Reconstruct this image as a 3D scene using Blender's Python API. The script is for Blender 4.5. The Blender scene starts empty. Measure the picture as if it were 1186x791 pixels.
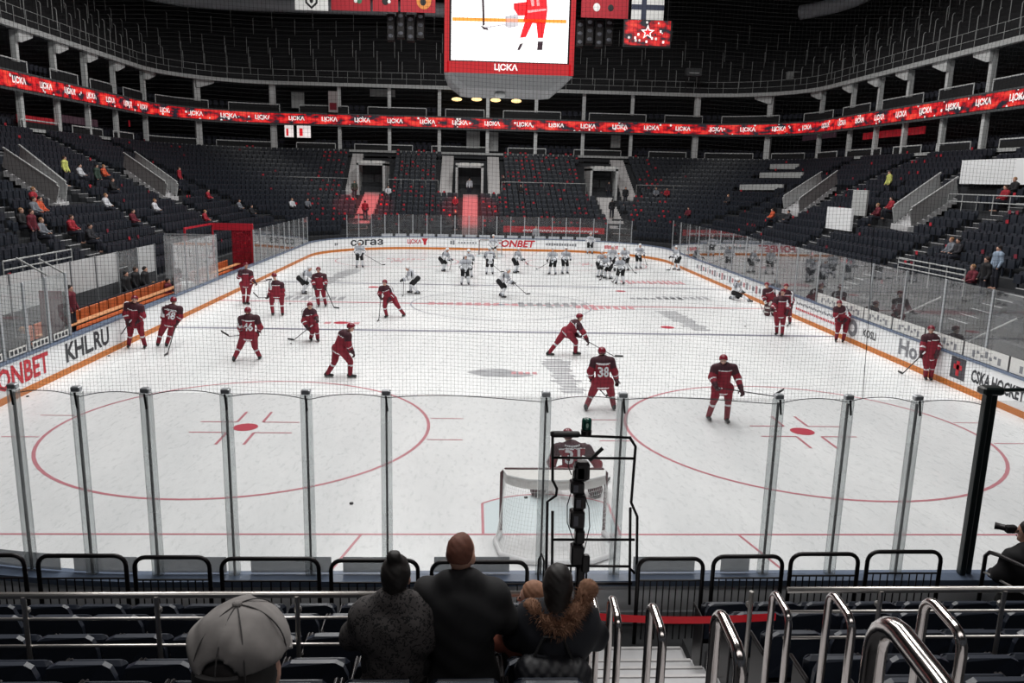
import bpy, bmesh, math, random
import numpy as np
from mathutils import Vector, Matrix
from mathutils.bvhtree import BVHTree
random.seed(7); rng = np.random.RandomState(11)
PI = math.pi
SC = bpy.context.scene
COL = SC.collection

# ------------------------------------------------------------------ camera (surveyed from the rink markings)
CAM = np.array([-1.4737, -13.0099, 6.1517]); YAW, PIT, ROL, FPX = 0.0524, 0.2024, 0.0238, 919.03
def _axes():
    cy, sy = math.cos(YAW), math.sin(YAW); cp, sp = math.cos(PIT), math.sin(PIT)
    f = np.array([sy*cp, cy*cp, -sp]); r = np.array([cy, -sy, 0.0]); u = np.cross(r, f)
    cr, sr = math.cos(ROL), math.sin(ROL)
    return cr*r+sr*u, -sr*r+cr*u, f
AR, AU, AF = _axes()
def ray(u, v): return AF+(u-593)/FPX*AR+(395.5-v)/FPX*AU
def onz(u, v, z): d = ray(u, v); return CAM+d*((z-CAM[2])/d[2])
def ony(u, v, y): d = ray(u, v); return CAM+d*((y-CAM[1])/d[1])
def onx(u, v, x): d = ray(u, v); return CAM+d*((x-CAM[0])/d[0])
def proj(X):
    d = np.asarray(X, float)-CAM; z = d@AF
    return 593+FPX*(d@AR)/z, 395.5-FPX*(d@AU)/z, z
cam = bpy.data.cameras.new('camera'); camo = bpy.data.objects.new('camera', cam); COL.objects.link(camo)
m = Matrix([[AR[0], AU[0], -AF[0]], [AR[1], AU[1], -AF[1]], [AR[2], AU[2], -AF[2]]]).to_4x4()
m.translation = Vector(CAM); camo.matrix_world = m
cam.sensor_width = 36; cam.lens = 36*FPX/1186; cam.clip_start = 0.05; cam.clip_end = 400
SC.camera = camo

# ------------------------------------------------------------------ materials
def lin(c):
    return tuple(((x/255)/12.92 if x/255 <= .04045 else ((x/255+.055)/1.055)**2.4) for x in c)
MATS = {}
def M(name, rgb, rough=.6, metal=0., emit=0., noise=.12, scale=14., spec=.5):
    if name in MATS: return MATS[name]
    mt = bpy.data.materials.new(name); mt.use_nodes = True; nt = mt.node_tree; b = nt.nodes['Principled BSDF']
    c = lin(rgb)
    tc = nt.nodes.new('ShaderNodeTexCoord'); nz = nt.nodes.new('ShaderNodeTexNoise'); nz.inputs['Scale'].default_value = scale
    nz.inputs['Detail'].default_value = 3
    nt.links.new(tc.outputs['Object'], nz.inputs['Vector'])
    mx = nt.nodes.new('ShaderNodeMix'); mx.data_type = 'RGBA'
    mx.inputs[6].default_value = (*[x*(1-noise) for x in c], 1); mx.inputs[7].default_value = (*[min(1, x*(1+noise)) for x in c], 1)
    nt.links.new(nz.outputs['Fac'], mx.inputs[0]); nt.links.new(mx.outputs[2], b.inputs['Base Color'])
    b.inputs['Roughness'].default_value = rough; b.inputs['Metallic'].default_value = metal
    b.inputs['Specular IOR Level'].default_value = spec
    if emit: 
        nt.links.new(mx.outputs[2], b.inputs['Emission Color']); b.inputs['Emission Strength'].default_value = emit
    MATS[name] = mt; return mt
def glassmat(name, haze, tint=(1, 1, 1), ior=1.5, hz=(.8, .82, .84), gain=1.):
    mt = bpy.data.materials.new(name); mt.use_nodes = True; nt = mt.node_tree; N = nt.nodes; L = nt.links
    N.remove(N['Principled BSDF']); out = N['Material Output']
    tr = N.new('ShaderNodeBsdfTransparent'); tr.inputs[0].default_value = (*tint, 1)
    gl = N.new('ShaderNodeBsdfGlossy'); gl.inputs['Roughness'].default_value = .03
    df = N.new('ShaderNodeBsdfDiffuse'); df.inputs[0].default_value = (*hz, 1)
    tl = N.new('ShaderNodeBsdfTranslucent'); tl.inputs[0].default_value = (*hz, 1)
    a = N.new('ShaderNodeMixShader'); a.inputs[0].default_value = .5; L.new(df.outputs[0], a.inputs[1]); L.new(tl.outputs[0], a.inputs[2])
    nz = N.new('ShaderNodeTexNoise'); nz.inputs['Scale'].default_value = 1.3; nz.inputs['Detail'].default_value = 6
    tc = N.new('ShaderNodeTexCoord'); L.new(tc.outputs['Object'], nz.inputs['Vector'])
    mul = N.new('ShaderNodeMath'); mul.operation = 'MULTIPLY'; mul.inputs[1].default_value = haze*2; L.new(nz.outputs['Fac'], mul.inputs[0])
    m1 = N.new('ShaderNodeMixShader'); L.new(mul.outputs[0], m1.inputs[0]); L.new(tr.outputs[0], m1.inputs[1]); L.new(a.outputs[0], m1.inputs[2])
    fr = N.new('ShaderNodeFresnel'); fr.inputs[0].default_value = ior
    geo = N.new('ShaderNodeNewGeometry'); inv = N.new('ShaderNodeMath'); inv.operation = 'SUBTRACT'; inv.inputs[0].default_value = 1; L.new(geo.outputs['Backfacing'], inv.inputs[1])
    mf = N.new('ShaderNodeMath'); mf.operation = 'MULTIPLY'; L.new(fr.outputs[0], mf.inputs[0]); L.new(inv.outputs[0], mf.inputs[1])
    mg = N.new('ShaderNodeMath'); mg.operation = 'MULTIPLY'; mg.use_clamp = True; mg.inputs[1].default_value = gain; L.new(mf.outputs[0], mg.inputs[0]); mf = mg   # reflect once, on the outer face
    m2 = N.new('ShaderNodeMixShader'); L.new(mf.outputs[0], m2.inputs[0]); L.new(m1.outputs[0], m2.inputs[1]); L.new(gl.outputs[0], m2.inputs[2])
    L.new(m2.outputs[0], out.inputs[0]); MATS[name] = mt; return mt
mGlass = glassmat('rink_glass', .03, (.905, .905, .905))
mGlassR = glassmat('side_glass', .03, (.95, .96, .96), 1.5, gain=2.5)
mGlassHazy = glassmat('scuffed_glass', .1, (.95, .97, .97), 1.6)
mFrost = glassmat('frosted_glass', .28, (.95, .97, .97), 2.)
mAcryl = glassmat('acrylic_post', .3, (.8, .82, .82), 1.2, (.62, .64, .65))
mStickBack = glassmat('grey_sticker_back', .42, (.45, .46, .47), 1.3, (.5, .52, .54))
mWhite = M('white_board', (236, 238, 240), .45, noise=.05, scale=3)
mYellow = M('orange_kick_plate', (196, 114, 40), .5)
mBlueCap = M('blue_grey_cap', (96, 110, 132), .4)
mAlu = M('aluminium', (176, 180, 184), .38, .6)
mPostDark = M('dark_green_post', (18, 30, 30), .4)
mSeam = M('black_rubber', (22, 22, 24), .7)
mBlackMetal = M('black_painted_steel', (26, 22, 24), .35, .3)
mChrome = M('polished_steel', (205, 198, 195), .16, 1., noise=.04)
mRailSteel = M('satin_steel_rail', (190, 186, 182), .3, .9)
mNet = M('black_net_cord', (12, 12, 13), .9)
mSeat = M('navy_seat_plastic', (34, 40, 52), .38, noise=.1)
mSeatFar = M('dark_seat_plastic', (36, 41, 50), .45, noise=.15)
mDeck = M('dark_concrete_deck', (44, 46, 50), .85, noise=.25, scale=2)
mStep = M('grey_step', (186, 186, 188), .7, noise=.15, scale=5)
mStepPale = M('pale_step', (190, 188, 188), .7)
mConc = M('pale_painted_column', (176, 178, 178), .7, noise=.1)
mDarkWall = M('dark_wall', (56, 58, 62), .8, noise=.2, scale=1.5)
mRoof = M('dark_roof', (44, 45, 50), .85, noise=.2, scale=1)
mDuct = M('grey_duct', (96, 98, 106), .6)
mRail = M('pale_rail', (170, 172, 172), .5)
mFlag = M('red_paper_flag', (172, 30, 46), .7)
mFlagS = M('crimson_paper_flag', (118, 28, 46), .7)
mRedLine = M('red_ice_line', (194, 122, 132), .3, noise=.2, scale=3)
mBlueLine = M('grey_blue_ice_line', (134, 136, 150), .3, noise=.2, scale=3)
mCrease = M('pale_blue_crease', (206, 220, 224), .3, noise=.06)
mGreyLogo = M('grey_ice_logo', (160, 162, 166), .35, noise=.35, scale=3)
mRedLogo = M('faded_red_ice_logo', (206, 150, 156), .35, noise=.4, scale=3)
mRedDot = M('red_ice_dot', (190, 62, 80), .3, noise=.1)
mRedAd = M('red_lettering', (190, 28, 44), .5)
mDkAd = M('dark_lettering', (42, 44, 50), .5)
mGrAd = M('grey_lettering', (120, 122, 128), .5)
mSkin = M('skin', (206, 160, 140), .55, noise=.08)
mRed = M('dark_red_jersey', (128, 18, 40), .75, noise=.2, scale=9)
mRedDk = M('maroon_jersey_yoke', (58, 16, 30), .8, noise=.2)
mJW = M('white_jersey', (222, 224, 228), .8, noise=.1)
mJG = M('grey_jersey_panel', (166, 170, 178), .8, noise=.2)
mBlackCloth = M('black_cloth', (20, 20, 23), .85, noise=.25)
mBoot = M('black_boot', (20, 20, 22), .5)
mStickM = M('black_stick', (24, 24, 26), .5)
mNavyCloth = M('navy_cloth', (30, 32, 44), .85)
mOrangeWood = M('orange_bench', (190, 98, 52), .5, noise=.25, scale=4)
mGoalRed = M('dark_goal_frame', (70, 20, 28), .4)
mTwine = M('white_goal_twine', (226, 228, 228), .9)

def ice_material():
    mt = bpy.data.materials.new('ice'); mt.use_nodes = True; nt = mt.node_tree; N = nt.nodes; L = nt.links; b = N['Principled BSDF']
    tc = N.new('ShaderNodeTexCoord')
    n1 = N.new('ShaderNodeTexNoise'); n1.inputs['Scale'].default_value = .35; n1.inputs['Detail'].default_value = 8; n1.inputs['Roughness'].default_value = .65
    mp = N.new('ShaderNodeMapping'); mp.inputs['Scale'].default_value = (1, .35, 1); mp.inputs['Rotation'].default_value = (0, 0, .5)
    L.new(tc.outputs['Object'], mp.inputs[0]); L.new(mp.outputs[0], n1.inputs['Vector'])
    n2 = N.new('ShaderNodeTexNoise'); n2.inputs['Scale'].default_value = 9; n2.inputs['Detail'].default_value = 10; n2.inputs['Roughness'].default_value = .75
    L.new(mp.outputs[0], n2.inputs['Vector'])
    ad = N.new('ShaderNodeMath'); ad.operation = 'MULTIPLY_ADD'; ad.inputs[1].default_value = .45
    L.new(n2.outputs['Fac'], ad.inputs[0]); L.new(n1.outputs['Fac'], ad.inputs[2])
    cr = N.new('ShaderNodeValToRGB'); cr.color_ramp.elements[0].position = .5; cr.color_ramp.elements[0].color = (*lin((214, 217, 219)), 1)
    cr.color_ramp.elements[1].position = .95; cr.color_ramp.elements[1].color = (*lin((238, 240, 241)), 1)
    L.new(ad.outputs[0], cr.inputs[0]); L.new(cr.outputs[0], b.inputs['Base Color'])
    r = N.new('ShaderNodeMapRange'); r.inputs[3].default_value = .16; r.inputs[4].default_value = .42; L.new(n2.outputs['Fac'], r.inputs[0]); L.new(r.outputs[0], b.inputs['Roughness'])
    b.inputs['Specular IOR Level'].default_value = .35
    return mt
mIce = ice_material()

def led_material():
    mt = bpy.data.materials.new('led_ribbon_picture'); mt.use_nodes = True; nt = mt.node_tree; N = nt.nodes; L = nt.links; b = N['Principled BSDF']
    uv = N.new('ShaderNodeTexCoord'); mp = N.new('ShaderNodeMapping'); mp.inputs['Scale'].default_value = (.55, 1.1, 1); L.new(uv.outputs['UV'], mp.inputs[0])
    n = N.new('ShaderNodeTexNoise'); n.inputs['Scale'].default_value = 1.6; n.inputs['Detail'].default_value = 4; L.new(mp.outputs[0], n.inputs['Vector'])
    cr = N.new('ShaderNodeValToRGB'); e = cr.color_ramp.elements
    e[0].position = .4; e[0].color = (*lin((30, 34, 46)), 1); e[1].position = .46; e[1].color = (*lin((150, 10, 24)), 1)
    x = e.new(.54); x.color = (*lin((226, 28, 36)), 1); x = e.new(.66); x.color = (*lin((246, 76, 58)), 1)
    L.new(n.outputs['Fac'], cr.inputs[0])
    vo = N.new('ShaderNodeTexVoronoi'); vo.inputs['Scale'].default_value = 1.5; L.new(uv.outputs['UV'], vo.inputs['Vector'])
    lt = N.new('ShaderNodeMath'); lt.operation = 'LESS_THAN'; lt.inputs[1].default_value = .17; L.new(vo.outputs['Distance'], lt.inputs[0])
    mx = N.new('ShaderNodeMix'); mx.data_type = 'RGBA'; mx.inputs[7].default_value = (.9, .85, .82, 1)
    L.new(lt.outputs[0], mx.inputs[0]); L.new(cr.outputs[0], mx.inputs[6])
    b.inputs['Base Color'].default_value = (.01, .01, .01, 1)
    L.new(mx.outputs[2], b.inputs['Emission Color']); b.inputs['Emission Strength'].default_value = 1.0
    return mt
mLed = led_material()
mLedWhite = M('led_white', (236, 226, 224), .5, emit=.85, noise=.02)
mLedRed = M('led_red', (205, 24, 34), .5, emit=.9, noise=.3, scale=2)
mLedIce = M('screen_white', (246, 246, 246), .5, emit=1.0, noise=.03)
mLedOrange = M('screen_orange', (226, 140, 50), .5, emit=.9, noise=.05)
mLedDark = M('screen_dark', (52, 36, 44), .5, emit=.6, noise=.3)
mLamp = M('warm_lamp_glow', (255, 214, 150), .5, emit=1.6, noise=.02)
mLampW = M('white_lamp_glow', (250, 246, 240), .5, emit=1.2, noise=.02)

# ------------------------------------------------------------------ mesh builder
class MB:
    def __init__(s): s.v = []; s.f = []; s.m = []
    def add(s, vs, fs, mi=0):
        b = len(s.v); s.v += [tuple(float(c) for c in p) for p in vs]
        for f in fs: s.f.append(tuple(b+i for i in f)); s.m.append(mi)
        return s
    def box(s, c, size, mi=0, rz=0., bev=0.):
        x, y, z = [a/2 for a in size]; c0, s0 = math.cos(rz), math.sin(rz)
        if bev <= 0:
            P = [(a*x, b*y, d*z) for d in (-1, 1) for a, b in ((-1, -1), (1, -1), (1, 1), (-1, 1))]
            F = [(3, 2, 1, 0), (4, 5, 6, 7), (0, 1, 5, 4), (1, 2, 6, 5), (2, 3, 7, 6), (3, 0, 4, 7)]
        else:
            e = min(bev, x*.9, y*.9, z*.9); P = []; F = []
            ring = [(-x+e, -y), (x-e, -y), (x, -y+e), (x, y-e), (x-e, y), (-x+e, y), (-x, y-e), (-x, -y+e)]
            for zz, k in ((-z, e), (-z+e, 0), (z-e, 0), (z, e)):
                for a, b in ring: P.append((a*(x-k)/x, b*(y-k)/y, zz))
            for i in range(3):
                for j in range(8): q = (j+1) % 8; F.append((i*8+j, i*8+q, i*8+8+q, i*8+8+j))
            F.append(tuple(range(7, -1, -1))); F.append(tuple(range(24, 32)))
        return s.add([(c[0]+p[0]*c0-p[1]*s0, c[1]+p[0]*s0+p[1]*c0, c[2]+p[2]) for p in P], F, mi)
    def tube(s, pts, r, n=8, mi=0, closed=False):
        P = [Vector(p) for p in pts]; N = len(P); rr = r if isinstance(r, (list, tuple)) else [r]*N
        T = []
        for i in range(N):
            a = P[i-1] if (i > 0 or closed) else P[i]; b = P[(i+1) % N] if (i < N-1 or closed) else P[i]
            t = (b-a); T.append(t.normalized() if t.length > 1e-9 else Vector((0, 0, 1)))
        up = Vector((0, 0, 1)) if abs(T[0].z) < .9 else Vector((1, 0, 0))
        u = T[0].cross(up).normalized(); V = []
        for i in range(N):
            u = (u-T[i]*u.dot(T[i])); u = u.normalized() if u.length > 1e-6 else T[i].orthogonal().normalized()
            w = T[i].cross(u)
            for k in range(n): a = 2*PI*(k+.5)/n; V.append(P[i]+(u*math.cos(a)+w*math.sin(a))*rr[i])
        F = []
        for i in range(N if closed else N-1):
            j = (i+1) % N
            for k in range(n): q = (k+1) % n; F.append((i*n+k, i*n+q, j*n+q, j*n+k))
        if not closed: F.append(tuple(range(n-1, -1, -1))); F.append(tuple((N-1)*n+k for k in range(n)))
        return s.add(V, F, mi)
    def bar(s, p0, p1, w, h, mi=0):           # rectangular beam, w horizontal across, h upright
        p0, p1 = Vector(p0), Vector(p1); t = (p1-p0).normalized()
        up = Vector((0, 0, 1)) if abs(t.z) < .95 else Vector((0, 1, 0))
        a = t.cross(up).normalized(); b = a.cross(t).normalized(); V = []
        for p in (p0, p1):
            for i, j in ((-1, -1), (1, -1), (1, 1), (-1, 1)): V.append(p+a*(i*w/2)+b*(j*h/2))
        return s.add(V, [(0, 1, 2, 3), (7, 6, 5, 4), (0, 4, 5, 1), (1, 5, 6, 2), (2, 6, 7, 3), (3, 7, 4, 0)], mi)
    def sphere(s, c, r, nu=12, nv=8, mi=0):
        if not isinstance(r, (tuple, list)): r = (r, r, r)
        V = [(c[0], c[1], c[2]+r[2])]; F = []
        for i in range(1, nv):
            for j in range(nu):
                t, p = PI*i/nv, 2*PI*j/nu; V.append((c[0]+r[0]*math.sin(t)*math.cos(p), c[1]+r[1]*math.sin(t)*math.sin(p), c[2]+r[2]*math.cos(t)))
        V.append((c[0], c[1], c[2]-r[2])); L = len(V)-1
        for j in range(nu):
            q = (j+1) % nu; F.append((0, 1+j, 1+q)); F.append((L, 1+(nv-2)*nu+q, 1+(nv-2)*nu+j))
            for i in range(nv-2): F.append((1+i*nu+j, 1+(i+1)*nu+j, 1+(i+1)*nu+q, 1+i*nu+q))
        return s.add(V, F, mi)
    def lathe(s, c, prof, n=16, mi=0):
        V = []; F = []
        for r, z in prof:
            for k in range(n): a = 2*PI*k/n; V.append((c[0]+r*math.cos(a), c[1]+r*math.sin(a), c[2]+z))
        for i in range(len(prof)-1):
            for k in range(n): q = (k+1) % n; F.append((i*n+k, i*n+q, (i+1)*n+q, (i+1)*n+k))
        F.append(tuple(range(n-1, -1, -1))); F.append(tuple((len(prof)-1)*n+k for k in range(n)))
        return s.add(V, F, mi)
    def prism(s, poly, o, X, Y, depth, mi=0):   # polygon in plane (o,X,Y) pushed along X x Y
        o, X, Y = Vector(o), Vector(X), Vector(Y); Z = X.cross(Y).normalized(); n = len(poly)
        V = [o+X*a+Y*b for a, b in poly]+[o+X*a+Y*b+Z*depth for a, b in poly]
        F = [tuple(range(n-1, -1, -1)), tuple(range(n, 2*n))]+[(i, (i+1) % n, n+(i+1) % n, n+i) for i in range(n)]
        return s.add(V, F, mi)
    def strip(s, A, B, mi=0, closed=False):
        n = len(A); F = []
        for i in range(n if closed else n-1): j = (i+1) % n; F.append((i, j, n+j, n+i))
        return s.add(list(A)+list(B), F, mi)
    def mesh(s, name, mats, off=(0, 0, 0), smooth=False):
        me = bpy.data.meshes.new(name)
        me.from_pydata([(a-off[0], b-off[1], c-off[2]) for a, b, c in s.v], [], s.f)
        for q in (mats if isinstance(mats, (list, tuple)) else [mats]): me.materials.append(q)
        if any(s.m): me.polygons.foreach_set('material_index', s.m)
        bm = bmesh.new(); bm.from_mesh(me); bmesh.ops.remove_doubles(bm, verts=bm.verts, dist=2e-5); bmesh.ops.recalc_face_normals(bm, faces=bm.faces); bm.to_mesh(me); bm.free()
        if smooth: me.polygons.foreach_set('use_smooth', [True]*len(me.polygons))
        me.update(); return me
    def build(s, name, mats, parent=None, smooth=False, origin=None):
        if parent is not None: off = base(parent)
        elif origin is not None: off = origin
        else:
            a = np.array(s.v); lo, hi = a.min(0), a.max(0); off = ((lo[0]+hi[0])/2, (lo[1]+hi[1])/2, lo[2])
        o = bpy.data.objects.new(name, s.mesh(name, mats, off, smooth)); COL.objects.link(o)
        if parent is not None: o.parent = parent
        else: o.location = off
        return o
def base(o):
    p = Vector((0, 0, 0))
    while o is not None: p = p+o.location; o = o.parent
    return p
def tag(o, label=None, cat=None, group=None, kind=None):
    if label: o['label'] = label
    if cat: o['category'] = cat
    if group: o['group'] = group
    if kind: o['kind'] = kind
    return o
def thing(name, label, cat, loc=(0, 0, 0), group=None):
    o = bpy.data.objects.new(name, None); COL.objects.link(o); o.location = Vector([float(a) for a in loc]); o.empty_display_size = .1
    return tag(o, label, cat, group)
def struct(name, mb, mats, smooth=False):
    return tag(mb.build(name, mats, smooth=smooth), kind='structure')
_kids = {}
def dup(o, parent=None):
    c = o.copy(); COL.objects.link(c)
    if parent is not None: c.parent = parent
    return c
def dup_tree(o, kids, label=None, group=None):
    r = dup(o)
    for k in kids: dup(k, r)
    if label: r['label'] = label
    if group: r['group'] = group
    return r

# ------------------------------------------------------------------ text
_txt = {}
def text_mesh(s, bold=True):
    if s in _txt: return _txt[s]
    c = bpy.data.curves.new('lettering', 'FONT'); c.body = s; c.align_x = 'CENTER'; c.align_y = 'CENTER'; c.size = 1; c.resolution_u = 2
    if bold: c.offset = .03
    o = bpy.data.objects.new('lettering', c); COL.objects.link(o)
    me = bpy.data.meshes.new_from_object(o); V = np.array([v.co[:2] for v in me.vertices]); F = [tuple(p.vertices) for p in me.polygons]
    bpy.data.objects.remove(o); bpy.data.meshes.remove(me)
    V -= (V.max(0)+V.min(0))/2; _txt[s] = (V, F); return _txt[s]
def text(name, s, o, X, Y, h, mat, parent, w=None, lift=.004, slant=0.):
    V, F = text_mesh(s); V = V.copy(); sz = V.max(0)-V.min(0); V[:, 1] *= h/sz[1]; V[:, 0] *= (w/sz[0] if w else h/sz[1]); V[:, 0] += slant*V[:, 1]
    X, Y, o = Vector(X), Vector(Y), Vector(o); Z = X.cross(Y).normalized()
    mb = MB(); n = len(V)
    mb.add([o+X*a+Y*b+Z*lift for a, b in V]+[o+X*a+Y*b for a, b in V], F)
    return mb.build(name, mat, parent)

# ------------------------------------------------------------------ smooth bodies: implicit capsules meshed by surface nets
def surface_net(f, o, h):
    nx, ny, nz = f.shape; ins = f < 0
    acc = np.zeros((nx-1, ny-1, nz-1, 3)); cnt = np.zeros((nx-1, ny-1, nz-1))
    cs = [(a, b, c) for a in (0, 1) for b in (0, 1) for c in (0, 1)]
    def sl(a, c): return c[a]
    S = lambda A, c: A[c[0]:nx-1+c[0], c[1]:ny-1+c[1], c[2]:nz-1+c[2]]
    for ax in range(3):
        for c in cs:
            if c[ax]: continue
            d = list(c); d[ax] = 1
            fa, fb = S(f, c), S(f, d); cr = (fa < 0) != (fb < 0)
            t = np.where(cr, fa/np.where(cr, fa-fb, 1), 0)
            for k in range(3): acc[..., k] += np.where(cr, c[k]+(t if k == ax else 0), 0)
            cnt += cr
    idx = -np.ones(cnt.shape, int); mk = cnt > 0; idx[mk] = np.arange(mk.sum())
    ii = np.argwhere(mk); V = (ii+acc[mk]/cnt[mk][:, None])*h+o
    Fs = []
    for ax in range(3):
        d = [0, 0, 0]; d[ax] = 1
        A = ins[:nx-d[0], :ny-d[1], :nz-d[2]]; B = ins[d[0]:, d[1]:, d[2]:]
        e = np.argwhere(A != B); b, c = (ax+1) % 3, (ax+2) % 3
        if len(e) == 0: continue
        e = e[(e[:, b] > 0) & (e[:, c] > 0)]
        e = e[(e[:, b] < f.shape[b]-1) & (e[:, c] < f.shape[c]-1)]
        q = []
        for db, dc in ((-1, -1), (0, -1), (0, 0), (-1, 0)):
            g = e.copy(); g[:, b] += db; g[:, c] += dc; q.append(idx[g[:, 0], g[:, 1], g[:, 2]])
        q = np.stack(q, 1); fl = ~A[e[:, 0], e[:, 1], e[:, 2]]; q[fl] = q[fl][:, ::-1]; Fs.append(q)
    return V, np.concatenate(Fs)
def blob(prims, h, k=.03, disp=None, cut=None):
    """prims: ('c',p0,p1,r0,r1) tapered capsule or ('e',centre,(rx,ry,rz),3x3 axes) ellipsoid -> vertices, quads, nearest prim, parameter"""
    los, his = [], []
    for p in prims:
        if p[0] == 'c': r = max(p[3], p[4]); los += [np.minimum(p[1], p[2])-r]; his += [np.maximum(p[1], p[2])+r]
        else: r = max(p[2]); los += [np.asarray(p[1])-r]; his += [np.asarray(p[1])+r]
    o = np.min(los, 0)-2.5*h; n = np.ceil((np.max(his, 0)+2.5*h-o)/h).astype(int)+1
    G = np.stack(np.meshgrid(*[o[i]+h*np.arange(n[i]) for i in range(3)], indexing='ij'), -1)
    def d1(p, Q):
        if p[0] == 'c':
            a, b = np.asarray(p[1], float), np.asarray(p[2], float); ab = b-a
            t = np.clip(((Q-a)@ab)/max(ab@ab, 1e-9), 0, 1)
            return np.linalg.norm(Q-a-t[..., None]*ab, axis=-1)-(p[3]+(p[4]-p[3])*t), t
        q = (Q-np.asarray(p[1]))@np.asarray(p[3]).T; r = np.asarray(p[2]); k0 = np.linalg.norm(q/r, axis=-1); k1 = np.linalg.norm(q/r**2, axis=-1)
        return k0*(k0-1)/np.maximum(k1, 1e-6), q[..., 2]/r[2]
    F = None
    for p in prims:
        d = d1(p, G)[0]
        if F is None: F = d
        else: hh = np.clip(.5+.5*(F-d)/k, 0, 1); F = F*(1-hh)+d*hh-k*hh*(1-hh)
    if disp is not None: F = F+disp(G)
    if cut is not None: F = np.maximum(F, cut(G))
    V, Q = surface_net(F, o, h); C = V[Q].mean(1)
    D = [d1(p, C) for p in prims]; best = np.argmin(np.stack([d[0] for d in D]), 0)
    t = np.choose(best, [d[1] for d in D]) if len(D) < 32 else best*0
    return V, Q, best, t, C
def blob_obj(name, prims, h, mats, parent, k=.03, matfn=None, disp=None, cut=None):
    V, Q, best, t, C = blob(prims, h, k, disp, cut); off = np.array(base(parent))
    me = bpy.data.meshes.new(name); me.from_pydata((V-off).tolist(), [], Q.tolist())
    for q in (mats if isinstance(mats, (list, tuple)) else [mats]): me.materials.append(q)
    if matfn is not None: me.polygons.foreach_set('material_index', np.asarray(matfn(best, t, C), int).tolist())
    me.polygons.foreach_set('use_smooth', [True]*len(me.polygons)); me.update()
    o = bpy.data.objects.new(name, me); COL.objects.link(o); o.parent = parent; return o
def unit(v): v = np.asarray(v, float); return v/max(np.linalg.norm(v), 1e-9)
def frame(f, up=(0, 0, 1)):
    f = unit(f); r = unit(np.cross(f, up)); u = np.cross(r, f); return np.stack([r, f, u])

# ================================================================== RINK
HW, Y0, Y1, RC = 13.75, -4.0, 56.0, 8.5
def nearp(s, off=0.):
    a0 = HW-RC
    if abs(s) <= a0: return (s, Y0-off)
    th = (abs(s)-a0)/RC; g = 1 if s > 0 else -1
    return (g*(a0+(RC+off)*math.sin(th)), Y0+RC-(RC+off)*math.cos(th))
def farp(s, off=0.): x, y = nearp(s, off); return (x, Y0+Y1-y)
def leftp(s, off=0.): return (-HW-off, s)
def rightp(s, off=0.): return (HW+off, s)
SEND = HW-RC+RC*PI/2
def band(mb, pf, ss, o0, o1, z0, z1, mi=0):
    A = [pf(s, o0) for s in ss]; B = [pf(s, o1) for s in ss]
    a = [(*p, z0) for p in A]; b = [(*p, z1) for p in A]; c = [(*p, z1) for p in B]; d = [(*p, z0) for p in B]
    mb.strip(a, b, mi); mb.strip(b, c, mi); mb.strip(c, d, mi); mb.strip(d, a, mi)
    mb.add([a[0], b[0], c[0], d[0]], [(0, 1, 2, 3)], mi); mb.add([a[-1], b[-1], c[-1], d[-1]], [(3, 2, 1, 0)], mi)
def lsp(a, b, n): return [a+(b-a)*i/n for i in range(n+1)]

# ---- ice sheet with its painted lines (one surface)
ice = MB(); outl = [nearp(s) for s in lsp(-SEND, SEND, 60)]+[farp(s) for s in lsp(SEND, -SEND, 60)]
ice.add([(x, y, 0) for x, y in outl], [tuple(range(len(outl)))], 0)
def flat(poly, mi, z=.003): ice.add([(x, y, z) for x, y in poly], [tuple(range(len(poly)))], mi)
def rectl(x0, y0, x1, y1, mi, z=.003): flat([(x0, y0), (x1, y0), (x1, y1), (x0, y1)], mi, z)
def seg(p, q, w, mi, z=.0035):
    d = Vector((q[0]-p[0], q[1]-p[1])).normalized(); n = Vector((-d.y, d.x))*w/2
    flat([(p[0]+n.x, p[1]+n.y), (q[0]+n.x, q[1]+n.y), (q[0]-n.x, q[1]-n.y), (p[0]-n.x, p[1]-n.y)], mi, z)
def ringl(c, r, w, mi, z=.0035, a0=0, a1=2*PI, n=72):
    A = [(c[0]+(r-w)*math.cos(a), c[1]+(r-w)*math.sin(a), z) for a in lsp(a0, a1, n)]; B = [(c[0]+r*math.cos(a), c[1]+r*math.sin(a), z) for a in lsp(a0, a1, n)]
    ice.strip(A, B, mi)
def disc(c, r, mi, z=.004, sx=1, n=28): flat([(c[0]+sx*r*math.cos(a), c[1]+r*math.sin(a)) for a in lsp(0, 2*PI, n)[:-1]], mi, z)
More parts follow.
